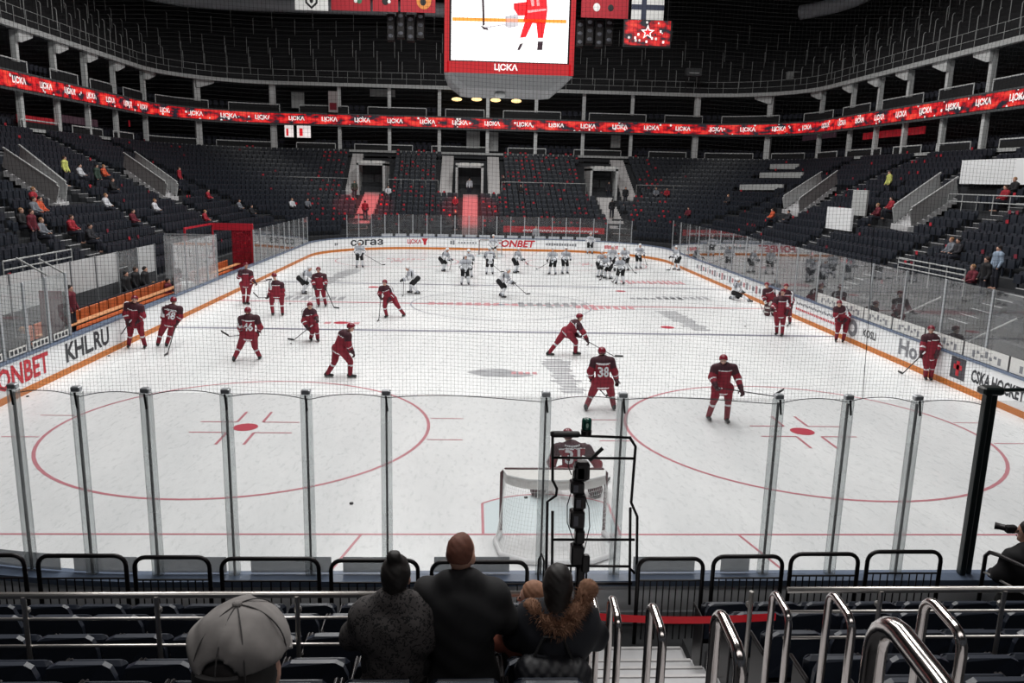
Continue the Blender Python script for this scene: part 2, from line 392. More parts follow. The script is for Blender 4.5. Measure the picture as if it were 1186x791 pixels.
# slots: 0 ice 1 red line 2 grey-blue line 3 crease 4 grey logo 5 red logo 6 red dot
def gl_half(y): return HW if 4.5 < y < 47.5 else (HW-RC)+math.sqrt(max(0, RC*RC-(min(abs(y-4.5), abs(y-47.5)))**2))
for gy in (0., 52.): rectl(-gl_half(gy), gy-.025, gl_half(gy), gy+.035, 1)
for by in (18.86, 33.14): rectl(-HW, by-.15, HW, by+.15, 2)
rectl(-HW, 25.88, HW, 26.12, 1); ringl((0, 26), 4.5, .06, 2); disc((0, 26), .2, 2)
for gy, d in ((0., 1), (52., -1)):
    cr = [(1.22, 0)]+[(1.83*math.sin(a), 1.83*math.cos(a)) for a in lsp(math.asin(1.22/1.83), -math.asin(1.22/1.83), 14)]+[(-1.22, 0)]
    cr = [(x, gy+d*y) for x, y in cr]
    flat(cr if d < 0 else cr[::-1], 3, .002)
    for i in range(len(cr)-1): seg(cr[i], cr[i+1], .05, 1, .004)
    for sx in (-1, 1): seg((sx*3.35, gy), (sx*4.27, gy-d*4), .05, 1)
    for sx in (-7, 7):
        c = (sx, gy+d*6); ringl(c, 4.53, .08, 1); disc(c, .3, 6)
        for a in (-1, 1):
            for b in (-1, 1):
                seg((c[0]+a*.32, c[1]+b*.42), (c[0]+a*1.22, c[1]+b*.42), .06, 1, .005); seg((c[0]+a*.32, c[1]+b*.42), (c[0]+a*.32, c[1]+b*1.3), .07, 1, .005)
                seg((c[0]+a*4.5, c[1]+b*.85), (c[0]+a*5.35, c[1]+b*.85), .05, 1, .005)
for x in (-7, 7):
    for y in (20.4, 31.6): disc((x, y), .3, 6)
def smudge(c, w, h, n, mi, seed, rot=0.):
    r = random.Random(seed); n = n*2
    for i in range(n):
        x = (i+.5)/n*w-w/2; hh = h*r.uniform(.5, 1); p = [(x-w/n*.36, -hh/2), (x+w/n*.36, -hh/2+h*r.uniform(-.1, .1)), (x+w/n*.33, hh/2), (x-w/n*.3, hh/2*r.uniform(.6, 1))]
        ca, sa = math.cos(rot), math.sin(rot); flat([(c[0]+a*ca-b*sa, c[1]+a*sa+b*ca) for a, b in p], mi, .003+.0002*(seed % 5))
def icept(u, v): p = onz(u, v, 0); return (p[0], p[1])
# advertising and team marks worn into the ice, as unreadable strokes
flat([icept(540, 431), icept(556, 428), icept(580, 427), icept(604, 431), icept(619, 435), icept(600, 437), icept(560, 436)], 4)
smudge(icept(651, 434), 4.6, 1.1, 7, 4, 3, PI/2*1.02); smudge(icept(790, 371), 5.2, 1.2, 6, 4, 4, PI/2*1.05)
smudge(icept(548, 352), 4.6, 1.0, 5, 5, 6); smudge(icept(640, 353), 3.6, 2.2, 4, 4, 7); smudge(icept(700, 356), 3., 1.6, 4, 5, 8)
smudge(icept(760, 346), 3.0, .8, 4, 4, 9); smudge(icept(392, 320), 7.5, 1.5, 8, 4, 11, PI/2*.93); smudge(icept(360, 345), 3.5, 2., 4, 4, 12)
smudge(icept(755, 327), 4.0, 2.0, 6, 5, 13); smudge(icept(790, 345), 3., 1.1, 4, 4, 14); smudge(icept(396, 374), 1.6, .5, 2, 5, 15); smudge(icept(607, 432), .9, .5, 2, 5, 16)
smudge(icept(470, 300), 3.0, .9, 4, 5, 17)
tag(ice.build('floor', [mIce, mRedLine, mBlueLine, mCrease, mGreyLogo, mRedLogo, mRedDot], origin=(0, 0, 0)), kind='structure')
und = MB(); und.box((0, 26, -.35), (120, 150, .4)); struct('floor_slab', und, mDeck)

# ---- dasher boards
def boards(pf, ss, H, label):
    c = pf(ss[len(ss)//2], .1); r = thing('dasher_board', label, 'rink boards', (c[0], c[1], 0))
    b = MB(); band(b, pf, ss, 0, .14, .0, H-.05); b.build('board_panel', mWhite, r)
    b = MB(); band(b, pf, ss, -.015, 0, .0, .19); b.build('kick_plate', mYellow, r)
    b = MB(); band(b, pf, ss, -.03, .24, H-.05, H+.02); b.build('cap_rail', mBlueCap, r); return r
bL = boards(leftp, lsp(4.5, 47.5, 2), 1.07, 'long white rink board in front of the team benches')
bR = boards(rightp, lsp(4.5, 47.5, 2), 1.07, 'long white rink board opposite the team benches, reading CSKA.HOCKEY')
bF = boards(farp, lsp(-SEND, SEND, 48), 1.07, 'white rink board at the far end behind the distant goal')
bN = boards(nearp, lsp(-SEND, SEND, 48), 1.38, 'rink board at the near end below the tall glass, seen from behind')
def ay(u, v, right): return onx(u, v, HW if right else -HW)[1]
def ad_side(s, y0, y1, z, h, mat, right, slant=0.):
    x = HW-.004 if right else -HW+.004
    X = (0, -1, 0) if right else (0, 1, 0)
    return text('advert', s, (x, (y0+y1)/2, z), X, (0, 0, 1), h, mat, bR if right else bL, w=abs(y1-y0), slant=slant)
ad_side('FONBET', 7.2, 10.1, .64, .62, mRedAd, False); ad_side('KHL.RU', 11.1, 14.0, .64, .6, mDkAd, False)
ad_side('CSKA.HOCKEY', 9.75, 7.35, .62, .4, mDkAd, True); ad_side('Ho', 13.95, 12.75, .64, .58, mGrAd, True); ad_side('KOSLI', 16.6, 15.6, .62, .3, mDkAd, True)
mb = MB(); x = HW-.006
mb.box((x, 10.45, .66), (.008, .75, .66), 0); mb.build('advert', M('dark_grey_logo_tile', (66, 64, 70), .5), bR)
mb = MB(); mb.box((x-.006, 10.45, .66), (.006, .16, .46)); mb.box((x-.006, 10.45, .7), (.006, .42, .15)); mb.build('advert', mRedAd, bR)
mb = MB(); mb.sphere((x, 17.5, .62), (.01, .42, .34), 16, 10); mb.sphere((x-.006, 17.5, .62), (.01, .2, .16), 12, 8, 1); mb.build('advert', [mGrAd, mWhite], bR)
mb = MB()
for k in range(26):
    y = 18.8+k*.17
    mb = MB(); mb.box((x, y, .75+(k % 3)*.02), (.008, .11, .09)); mb.build('letter', mGrAd, bR)
    mb = MB(); mb.box((x, y+.03, .5), (.008, .1, .1)); mb.build('letter', mRedAd, bR)
mb = MB()
for k in range(30): y = 25.5+k*.5; mb = MB(); mb.box((x, y, .62), (.008, .3 if k % 4 else .1, .25 if k % 3 else .4)); mb.build('letter', mGrAd if k % 2 else M('pale_red_lettering', (180, 120, 126), .5), bR)
def s_far(u): return min(lsp(-14, 14, 1400), key=lambda q: abs(proj((*farp(q, 0), .6))[0]-u))
def ad_far(s, u0, u1, h, mat, slant=0., z=.63):
    a, b = s_far(u0), s_far(u1); V, F = text_mesh(s); sz = V.max(0)-V.min(0); n = len(V); g = MB(); P = []
    for off in (-.012, -.004):
        for x, y in V: P.append((*farp((a+b)/2+x*(b-a)/sz[0]+slant*y*h/sz[1], off), z+y*h/sz[1]))
    g.add(P, F); return g.build('advert', mat, bF)
def far_box(mb, u, w, h, z=.63, mi=0):
    q = s_far(u); band(mb, farp, [q-w/2, q+w/2], -.012, -.004, z-h/2, z+h/2, mi)
ad_far('согаз', 406, 444, .5, mDkAd); ad_far('ЦСКА', 472, 488, .45, mRedAd); ad_far('FONBET', 575, 619, .62, mRedAd, .2)
mb = MB(); q = s_far(492); P = [(-.28, .28), (.28, .28), (.12, 0), (.1, -.28), (-.1, -.28), (-.12, 0)]
mb.add([(*farp(q+a, -.012), .66+b) for a, b in P]+[(*farp(q+a, -.004), .66+b) for a, b in P], [tuple(range(6))]+[(k, 6+k, 6+(k+1) % 6, (k+1) % 6) for k in range(6)]); mb.build('advert', mRedAd, bF)
mb = MB()
for u0, u1, h in ((521, 527, .45), (530, 553, .14), (632, 668, .26), (368, 392, .22)):
    n = max(1, int((u1-u0)/3))
    for k in range(n): mb = MB(); far_box(mb, u0+(u1-u0)*(k+.5)/n, .16, h*(.7+.3*((k*7) % 3)/2)); mb.build('letter', mGrAd, bF)
mb = MB()
for k in range(8): mb = MB(); far_box(mb, 701+k*2, .11, .3, .6+.03*(k % 2)); mb.build('letter', mRedAd, bF)

# ---- glass barriers
def barrier(label, pf, posts, z0, z1, mglass, spans=None, th=.012, pw=.1, pd=.06, pm=None, off=.06, seam=False, strip=None):
    c = pf(posts[len(posts)//2], off); r = thing('glass_barrier', label, 'rink glass', (c[0], c[1], z0))
    for i in range(len(posts)-1):
        a, b = posts[i], posts[i+1]
        if spans and not spans(i): continue
        e = pw/2+.004; n = 1 if pf in (leftp, rightp) else 6
        g = MB(); band(g, pf, lsp(a+e, b-e, n), off-th/2, off+th/2, z0, z1); g.build('glass_pane', mglass, r)
    for s in posts:
        p, q = Vector((*pf(s-.05, off), 0)), Vector((*pf(s+.05, off), 0)); t = (q-p).normalized(); ctr = (p+q)/2; ang = math.atan2(t.y, t.x)
        g = MB(); g.box((ctr.x, ctr.y, (z0+z1)/2), (pw, pd, z1-z0), 0, ang, .008)
        if seam: g.box((ctr.x, ctr.y, (z0+z1)/2-.02), (.022, .03, z1-z0-.06), 1, ang)
        g.build('post', [pm or mAlu, mSeam], r)
    return r
def s_for(u, z, pf=nearp, lo=-14, hi=14):
    best = min(lsp(lo, hi, 2800), key=lambda s: abs(proj((*pf(s, .06), z))[0]-u)); return best
NZ = 3.66
near_s = [s_for(u, NZ) for u in (15, 89, 169, 262, 354, 447, 632, 722, 902, 983, 1063)]
near_s = [near_s[0]-1.2]+near_s
gN = barrier('tall clear glass wall on metal posts at the near end, below the netting', nearp, near_s, 1.4, NZ, mGlass, pw=.13, pd=.07, seam=True, pm=mAcryl)
for i, s in enumerate(near_s):      # metal clamps topping the posts
    p = nearp(s, .06); g = MB(); g.box((p[0], p[1], NZ+.03), (.1, .09, .06), 0, 0, .01); g.bar((p[0], p[1]-.05, NZ), (p[0]+.02, p[1]-.06, NZ-.18), .02, .012, 1); g.build('post_clamp', [mAlu, mSeam], gN)
sD = s_for(1146, NZ)
g = MB(); band(g, nearp, lsp(near_s[-1]+.07, sD-.1, 5), .055, .067, 1.4, NZ); g.build('glass_pane', mGlass, gN)
g = MB(); band(g, nearp, lsp(sD+.1, sD+2.6, 5), .055, .067, 1.4, NZ); g.build('glass_pane', mGlass, gN)
p = nearp(sD, .06)
g = MB(); g.box((p[0]-.05, p[1]-.02, (1.4+NZ+.1)/2), (.07, .1, NZ+.1-1.4), 0, 0, .01); g.box((p[0]+.05, p[1]+.02, (1.4+NZ+.1)/2), (.07, .1, NZ+.1-1.4), 0, 0, .01); g.box((p[0], p[1], NZ+.13), (.26, .16, .1), 0, 0, .02)
g.build('post', mPostDark, gN); q = nearp(sD+2.6, .06)
g = MB(); g.tube([(p[0], p[1], NZ+.13), (q[0], q[1], NZ+.13)], .025); g.build('top_rail', mPostDark, gN)
# grey sponsor stickers along the foot of the near glass, seen from behind
for u0, u1 in ((-60, 69), (85, 158), (178, 262), (290, 384), (397, 470), (503, 590), (733, 805), (835, 868)):
    a, b = s_for(u0, 1.5), s_for(u1, 1.5); g = MB(); band(g, nearp, lsp(a, b, 6), .04, .05, 1.42, 1.62); g.build('sticker', mStickBack, gN)
gF = barrier('clear glass wall on thin pale posts at the far end behind the distant goal', farp, lsp(-12.6, 12.6, 21), 1.1, 2.95, mGlass, pw=.07, pd=.06, pm=mAlu)


g0 = gF
for k in range(16):
    a = -9.4+k*1.2
    if 4 < k < 15: pass
    g = MB(); band(g, farp, lsp(a+.1, a+1.05, 3), .03, .045, 1.1, 1.32); g.build('sticker', M('grey_white_strip', (176, 180, 186), .6), g0)
gl1 = barrier('clear glass beside the player bench nearest the FONBET board', leftp, lsp(4.6, 11.6, 6), 1.1, 3.05, mGlassHazy)
gl2 = barrier('milky glass screens between the two orange benches', leftp, lsp(20.4, 26.0, 4), 1.1, 3.2, mFrost)
gl3 = barrier('clear glass running from the red penalty box to the far corner', leftp, lsp(32.6, 47.4, 10), 1.1, 3.0, mGlassHazy)
gr1 = barrier('long reflecting glass wall above the CSKA.HOCKEY board', rightp, lsp(4.6, 47.4, 18), 1.1, 3.3, mGlassR, pw=.09)
for k, yy in enumerate(lsp(5, 20, 7)):       # white sponsor strips at the foot of the glass
    g = MB(); g.box((HW+.03, yy, 1.33), (.012, 2.05, .44)); 
    for j in range(7): g.box((HW+.022, yy-.65+j*.2, 1.36 if j%2 else 1.28), (.006, .13, .08 if j % 3 else .2), 1)
    g.build('sticker', [M('white_sticker', (206, 206, 204), .6), mGrAd], gr1)
for k, yy in enumerate(lsp(5.2, 11, 5)):
    g = MB(); g.box((-HW-.03, yy, 1.24), (.012, .85, .2)); 
    for j in range(4): g.box((-HW-.022, yy-.3+j*.2, 1.24), (.006, .13, .11), 1)
    g.build('sticker', [M('white_sticker', (206, 206, 204), .6), mDkAd], gl1)
for (u0, v0), (u1, v1) in (((1118, 397), (1178, 369)), ((1040, 367), (1090, 344))):
    a = onx(u0, v0, HW+.15); b = onx(u1, v1, HW+1.3); g = MB(); g.tube([a, b], .03); g.build('brace', mRail, gr1)
for (u0, v0), (u1, v1) in (((19, 299), (55, 319)), ((45, 300), (75, 317))):
    b = onx(u1, v1, -HW-.15); a = onx(u0, v0, -HW-1.3); g = MB(); g.tube([a, b], .03); g.build('brace', mRail, gl1)

# ---- safety netting above the near glass
net = MB(); pitch = .043; rn = .0015
S0, S1 = near_s[0]-1.0, sD
def scal(s):
    for a, b in zip(near_s+[sD], (near_s+[sD])[1:]):
        if a <= s <= b: t = (s-a)/(b-a); return NZ-.06+(.06 if b-a < 1.3 else .035)*4*t*(1-t)
    return NZ-.06
ph = lambda s, z: .05*math.sin(s*1.3+z*.7)+.03*math.sin(z*2.1-s*.8)
def netp(s, z):
    k_ = min(1, max(0, (z-NZ)/.6)); a = nearp(s, .02-.06*math.sin(min(1, max(0, z-NZ)/4)*PI)+ph(s, z)*.6*k_)
    return (a[0]+ph(z, s)*.25, a[1], z+.02*math.sin(s*2.3))
ZT = 9.4
def cord(pts, r, nmat=0):
    V = []; F = []; n = len(pts)
    for i, p in enumerate(pts):
        for k in range(3): a = 2*PI*k/3; V.append((p[0]+r*math.cos(a), p[1]+r*math.sin(a)*.7, p[2]+r*math.sin(a)*.7))
    for i in range(n-1):
        for k in range(3): q = (k+1) % 3; F.append((i*3+k, i*3+q, i*3+3+q, i*3+3+k))
    net.add(V, F, nmat)
s = S0
while s < S1: cord([netp(s, z) for z in lsp(scal(s), ZT, 14)], rn); s += pitch
z = NZ-.06
while z < ZT:
    run = []
    for s in lsp(S0, S1, 150):
        if scal(s) <= z+.001: run.append(netp(s, z))
        else:
            if len(run) > 1: cord(run, rn)
            run = []
    if len(run) > 1: cord(run, rn)
    z += pitch
nt_ = net.build('safety_net', mNet, origin=(0, -4, NZ)); tag(nt_, 'black mesh safety netting hanging above the near glass', 'safety net')
g = MB(); g.tube([netp(s, scal(s)) for s in lsp(S0, S1, 240)], .0055, 5); g.build('edge_rope', mSeam, nt_)
sr = s_for(1003, 3.9); g = MB(); g.tube([netp(s_for(1007, 5), 5.9), netp(s_for(1006, 4.6), 4.6), netp(sr, scal(sr))], .004, 5); g.build('seam_rope', mSeam, nt_)

# ================================================================== STANDS
IN = dict(hw=16.75, yf=58.9, r=11.5, z=1.05); OUT = dict(hw=31.5, yf=72.6, r=10., z=8.3); YN = 1.0
NS, NA, NF = 40, 14, 40
def ring(t, ns=NS, na=NA, nf=NF):
    hw = IN['hw']+(OUT['hw']-IN['hw'])*t; yf = IN['yf']+(OUT['yf']-IN['yf'])*t; r = IN['r']+(OUT['r']-IN['r'])*min(t, 1.6); P = []
    for i in range(ns): P.append((-hw, YN+(yf-r-YN)*i/ns))
    for i in range(na): a = PI/2*i/na; P.append((-hw+r-r*math.cos(a), yf-r+r*math.sin(a)))
    for i in range(nf): P.append((-hw+r+(2*hw-2*r)*i/nf, yf))
    for i in range(na): a = PI/2*i/na; P.append((hw-r+r*math.sin(a), yf-r+r*math.cos(a)))
    for i in range(ns+1): P.append((hw, yf-r-(yf-r-YN)*i/ns))
    return P
NR = 18
def rz(t): return IN['z']+(OUT['z']-IN['z'])*t
def slope_side(h): 
    k = (OUT['z']-IN['z'])/(OUT['hw']-IN['hw']); return k, IN['z']-k*IN['hw']+h
def onbowl(u, v, h=1.):
    """point of the stand's sloping surface (raised by h) behind pixel u,v"""
    best = None; d = ray(u, v)
    for s in np.arange(40, 100, .15):
        p = CAM+d*s
        t = bowl_t(p[0], p[1])
        if t is not None and p[2] <= rz(t)+h: best = p; break
    return best
def bowl_t(x, y):
    lo, hi = -.1, 1.15
    def outside(t):   # is (x,y) outside ring t
        hw = IN['hw']+(OUT['hw']-IN['hw'])*t; yf = IN['yf']+(OUT['yf']-IN['yf'])*t; r = IN['r']+(OUT['r']-IN['r'])*t
        ax = abs(x)
        if ax > hw or y > yf: return True
        if ax > hw-r and y > yf-r: return (ax-hw+r)**2+(y-yf+r)**2 > r*r
        return False
    if not outside(lo) or outside(hi): return None
    for _ in range(22):
        m_ = (lo+hi)/2
        if outside(m_): lo = m_
        else: hi = m_
    return lo
terr = MB()
A = [(*p, 0.) for p in ring(0)]
for k in range(NR):
    z = rz(k/NR)+.0; B = [(*p, z) for p in ring(k/NR)]; C_ = [(*p, z) for p in ring((k+1)/NR)]
    terr.strip(A, B); terr.strip(B, C_); A = C_
tag(terr.build('terrace', mDeck, origin=(0, 26, 0)), kind='structure')
# portals (doorways cut into the far stand) and stair flights
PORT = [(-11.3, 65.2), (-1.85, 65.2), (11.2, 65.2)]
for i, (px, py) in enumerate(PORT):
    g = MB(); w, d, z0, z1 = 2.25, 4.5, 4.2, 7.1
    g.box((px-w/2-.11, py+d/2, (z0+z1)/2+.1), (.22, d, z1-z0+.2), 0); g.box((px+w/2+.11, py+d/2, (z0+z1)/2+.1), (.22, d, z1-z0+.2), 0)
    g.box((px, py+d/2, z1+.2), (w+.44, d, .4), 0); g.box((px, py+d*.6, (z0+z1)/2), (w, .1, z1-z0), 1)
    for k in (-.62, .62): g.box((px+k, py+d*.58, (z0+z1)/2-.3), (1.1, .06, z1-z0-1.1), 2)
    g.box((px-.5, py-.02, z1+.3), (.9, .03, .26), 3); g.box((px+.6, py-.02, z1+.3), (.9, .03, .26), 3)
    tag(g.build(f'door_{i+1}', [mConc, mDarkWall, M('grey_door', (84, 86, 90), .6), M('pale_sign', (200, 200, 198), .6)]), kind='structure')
AIS_FAR = []   # (x at the bottom, x at the top, t0, t1, halfwidth)
AIS_FAR += [(-11.75, -11.1, 0, .48, .75), (-1.75, -1.75, 0, .48, .7), (12.1, 11.3, 0, .48, .75)]
AIS_FAR += [(-13.2, -13.5, .44, 1, .55), (-4.15, -4.15, .44, 1, .6), (.55, .55, .44, 1, .6), (13.8, 13.6, .44, 1, .7)]
def farz(y): return (y-IN['yf'])/(OUT['yf']-IN['yf'])
for i, (xa, xb, t0, t1, hwid) in enumerate(AIS_FAR):
    g = MB(); n = int((t1-t0)*NR*2+.5)
    for k in range(n):
        t = t0+(t1-t0)*k/n; t2 = t0+(t1-t0)*(k+1)/n; y = IN['yf']+(OUT['yf']-IN['yf'])*t; y2 = IN['yf']+(OUT['yf']-IN['yf'])*t2
        x = xa+(xb-xa)*(k/n); zt = rz(t)+.22; g.box((x, (y+y2)/2+.15, zt-.25), (2*hwid, y2-y+.3, .5))
    tag(g.build('stair_flight', M('red_lit_tread', (150, 126, 126), .7) if i < 2 else mStepPale), kind='structure')  # red light on the first two flights is partly tinted into their treads
def in_aisle(x, y, t):
    for xa, xb, t0, t1, hwid in AIS_FAR:
        if abs(x) < 22 and y > 57 and t0-.02 <= t <= t1+.02:
            xx = xa+(xb-xa)*min(1, max(0, (t-t0)/(t1-t0)))
            if abs(x-xx) < hwid+.3: return True
    for px, py in PORT:
        if abs(x-px) < 1.9 and y > py-.4: return True
    return False
# side aisles (steps between the seat blocks), and balustraded exits
SIDE_L = [15., 24.3, 34.2, 44.5, 54.5]; SIDE_R = [15.5, 25., 35.5, 45., 55.]
def side_pt(sg, y, t):
    return (sg*(IN['hw']+(OUT['hw']-IN['hw'])*t), y, rz(t))
for sg, L in ((-1, SIDE_L), (1, SIDE_R)):
    for yy in L:
        if yy > 48: continue
        g = MB()
        for k in range(NR*2):
            x, y, z = side_pt(sg, yy, (k+.5)/(NR*2)); z = rz(k/(NR*2)); g.box((x, yy, z+.0), (.46, 1.1, .5)); g.box((x-sg*.19, yy, z+.258), (.06, 1.1, .02), 1)
        tag(g.build('stair_flight', [mDeck, mStep]), kind='structure')
def near_side_aisle(x, y):
    if abs(x) > 16 and y < 56:
        for yy in (SIDE_L if x < 0 else SIDE_R):
            if abs(y-yy) < .85: return True
    return False
EXITS = [(-1, [(3, 171), (66, 213)], [(22, 168), (76, 211)]), (-1, [(143, 177), (192, 211)], [(156, 176), (205, 211)]),
         (1, [(1036, 238), (1090, 200)], [(1056, 241), (1110, 205)]), (1, [(908, 227), (952, 199)], [(926, 230), (970, 198)])]
EXLAB = ['pale sloping exit ramp beside the spectator in the yellow vest, bench side', 'pale sloping exit ramp above the milky glass screens', 'pale sloping exit ramp beside the big white wall panel', 'pale sloping exit ramp behind the long white wall strips']
exit_boxes = []
for (sg, a, b), lab in zip(EXITS, EXLAB):
    pa = [onbowl(u, v, 1.5) for u, v in a]; pb = [onbowl(u, v, 1.5) for u, v in b]
    hi_, lo_ = ((0, 1)); 
    if sg > 0: pa, pb = pa[::-1], pb[::-1]
    ctr = sum(pa+pb)/4; ym = [(pa[0][1]+pa[1][1])/2, (pb[0][1]+pb[1][1])/2]
    r = thing('exit_balustrade', lab, 'balustrade', (ctr[0], ctr[1], ctr[2]-1.5))
    for p in (pa, pb):
        g = MB(); g.bar(p[0], p[1], .1, .1); g.build('handrail', mRail, r)
        g = MB(); g.bar(p[0]-np.array([0, 0, .55]), p[1]-np.array([0, 0, .55]), .06, .9); g.build('side_panel', mConc, r)
    g = MB(); n = 9
    for k in range(n):
        q = pa[0]+(pa[1]-pa[0])*(k+.5)/n; w = pb[0]+(pb[1]-pb[0])*(k+.5)/n; g.bar(q-np.array([0, 0, 1.25]), w-np.array([0, 0, 1.25]), .42, .3)
    g.build('steps', mStep, r); exit_boxes.append((min(q[0] for q in pa+pb)-.3, max(q[0] for q in pa+pb)+.3, min(q[1] for q in pa+pb)-.5, max(q[1] for q in pa+pb)+.5))
def in_exit(x, y): return any(a < x < b and c < y < d for a, b, c, d in exit_boxes)
keepout = []
# pale wall panels and guard rails standing among the seats
def panel_between(name, label, cat, p0, p1, h, mat, th=.12):
    p0, p1 = np.array(p0), np.array(p1); g = MB(); d = p1-p0
    keepout.append((p0, p1))
    g.bar(p0+np.array([0, 0, h/2]), p1+np.array([0, 0, h/2]), th, h); o = g.build(name, mat); return tag(o, label, cat)
W_ = onbowl(1112, 213, .4); W2 = onx(1186, 216, W_[0]); panel_between('wall_panel', 'large white wall panel high in the seats opposite the benches', 'wall panel', (W_[0], W_[1], W_[2]), (W_[0], W_[1]-9, W_[2]), 1.35, mWhite)
W_ = onbowl(957, 264, .3); panel_between('wall_panel', 'squarish white panel standing among the seats beside a grey box', 'wall panel', W_, W_+np.array([.0, -3.4, 0]), 1.35, mWhite)
W_ = onbowl(986, 249, .3); panel_between('wall_panel', 'narrow grey upright panel behind the squarish white panel', 'wall panel', W_, W_+np.array([.3, -1.3, 0]), 1.6, mConc)
for (u0, u1, v, lab) in ((857, 907, 220, 'lowest of the three white strips at the corner stand'), (880, 930, 206, 'middle white strip of the corner stand'), (892, 925, 196, 'short topmost white strip of the corner stand')):
    a = onbowl(u0, v, .2); b = onbowl(u1, v, .2); panel_between('wall_strip', lab, 'wall strip', a, b, .5, mConc)
def guard(label, p0, p1, h, n=6, rails=(1, .62), mat=None):
    p0, p1 = np.array(p0), np.array(p1); keepout.append((p0, p1)); c = (p0+p1)/2; r = thing('guard_rail', label, 'guard rail', c)
    for f in rails: g = MB(); g.tube([p0+np.array([0, 0, h*f]), p1+np.array([0, 0, h*f])], .03, 6); g.build('rail', mat or mRail, r)
    for k in range(n): q = p0+(p1-p0)*k/(n-1); g = MB(); g.tube([q, q+np.array([0, 0, h])], .025, 6); g.build('upright', mat or mRail, r)
a = onbowl(1096, 246, .0); guard('two-bar guard rail under the big white wall panel', (a[0], a[1], a[2]), (a[0], a[1]-9, a[2]), 1.0, 8)
a = onx(1040, 309, 17.1); b = onx(1117, 325, 17.1); guard('low guard rail with a red end bar above the reflecting glass', (17.1, a[1], a[2]-.6), (17.1, b[1], a[2]-.6), 1.0, 5, (1, .8, .6))
a = onx(3, 305, -17.1); b = onx(82, 284, -17.1); guard('guard rail above the player bench glass, below the red-hatted fans', (-17.1, a[1], 2.05), (-17.1, b[1], 2.05), 1.0, 5, (1, .7, .4))
# thin rope rail drawn across the far stand
g = MB(); 
for a, b in ((-22, -13.3), (-9.7, -4.9), (1.3, 9.6), (14.6, 22)): 
    y = IN['yf']+13.7*.52; z = rz(.52)+1.0; g.tube([(a, y, z), (b, y, z)], .03, 5)
    for k in range(5): q = a+(b-a)*k/4; g.tube([(q, y, z), (q, y, z-1)], .02, 5)
tag(g.build('trim_1', mRail), kind='structure')

# ---- seats
def seat_parts():
    bk = MB(); n = 9; V = []; F = []
    prof = [(-.23, .05), (-.235, .38), (-.205, .455), (-.15, .475), (.15, .475), (.205, .455), (.235, .38), (.23, .05)]
    def dep(x, z): return .05*(x/.23)**2*-1+.05-(z-.2)*.18
    for dz in (0, 1):
        for x, z in prof: V.append((x, dep(x, z)-.045*dz, z+.38))
    bk.add(V, [tuple(range(8)), tuple(range(15, 7, -1))]+[(i, 8+i, 8+(i+1) % 8, (i+1) % 8) for i in range(8)])
    pn = MB(); pn.box((0, .17, .55), (.42, .07, .38), 0, 0, .03)
    fr = MB()
    for sx in (-.241, .241): fr.box((sx, .1, .33), (.02, .3, .6), 0, 0, .008); fr.box((sx, .16, .645), (.026, .32, .035), 0, 0, .01)
    fr.box((0, .08, .36), (.5, .05, .05))
    return bk, pn, fr
_bk, _pn, _fr = seat_parts()
NEAR_LAB = 'dark navy folding stadium seat in the near stand below the photographer'
def near_proto():
    r = thing('stadium_seat', NEAR_LAB, 'seat', (0, 0, 0), 'seats in the near stand')
    kids = [_bk.build('backrest', mSeat, r), _pn.build('seat_pan', mSeat, r), _fr.build('seat_frame', mBlackMetal, r)]
    return r, kids
ROWS = [(-5.7, 1.97), (-6.5, 2.33), (-7.3, 2.63), (-8.1, 2.93), (-8.9, 3.31)]     # y of the backs, z of their top edge
SEAT_TOP = .855
proto, pkids = near_proto(); first = True; n_near = 0
seatx = [-.98-.51*i for i in range(13)]+[1.18+.51*i for i in range(9)]
for (y, zt) in ROWS:
    for x in seatx:
        if x < -1.3-.66*(y+13.5) -.5 or x > .9+.62*(y+13)+.6: continue
        o = proto if first else dup_tree(proto, pkids); first = False
        o.location = (x+random.uniform(-.004, .004), y, zt-SEAT_TOP); n_near += 1
# rows of the bowl
def walk(P, step):
    out = []; acc = 0; nxt = step*.5
    for a, b in zip(P, P[1:]):
        a, b = Vector(a), Vector(b); L = (b-a).length
        while nxt <= acc+L:
            q = a+(b-a)*((nxt-acc)/L); d = (b-a)/L; out.append((q.x, q.y, math.atan2(d.y, d.x))); nxt += step
        acc += L
    return out
bowl = []
def blocked(x, y):
    for a, b in keepout:
        d = (b-a)[:2]; t = min(1, max(0, ((x-a[0])*d[0]+(y-a[1])*d[1])/max(d@d, 1e-6)))
        if math.hypot(x-a[0]-d[0]*t, y-a[1]-d[1]*t) < .5: return True
    return False
for k in range(NR):
    t = (k+.55)/NR; z = rz(k/NR)
    for x, y, a in walk(ring(t), .53):
        if in_aisle(x, y, t) or near_side_aisle(x, y) or in_exit(x, y): continue
        if y < 7 or blocked(x, y): continue
        u, v, d = proj((x, y, z+.6))
        if u < -40 or u > 1226 or d < 5: continue
        bowl.append((x, y, z, a, d, u, v))      # walking direction a; rink lies to its right: facing = a-90deg
bowl.sort(key=lambda q: q[4])
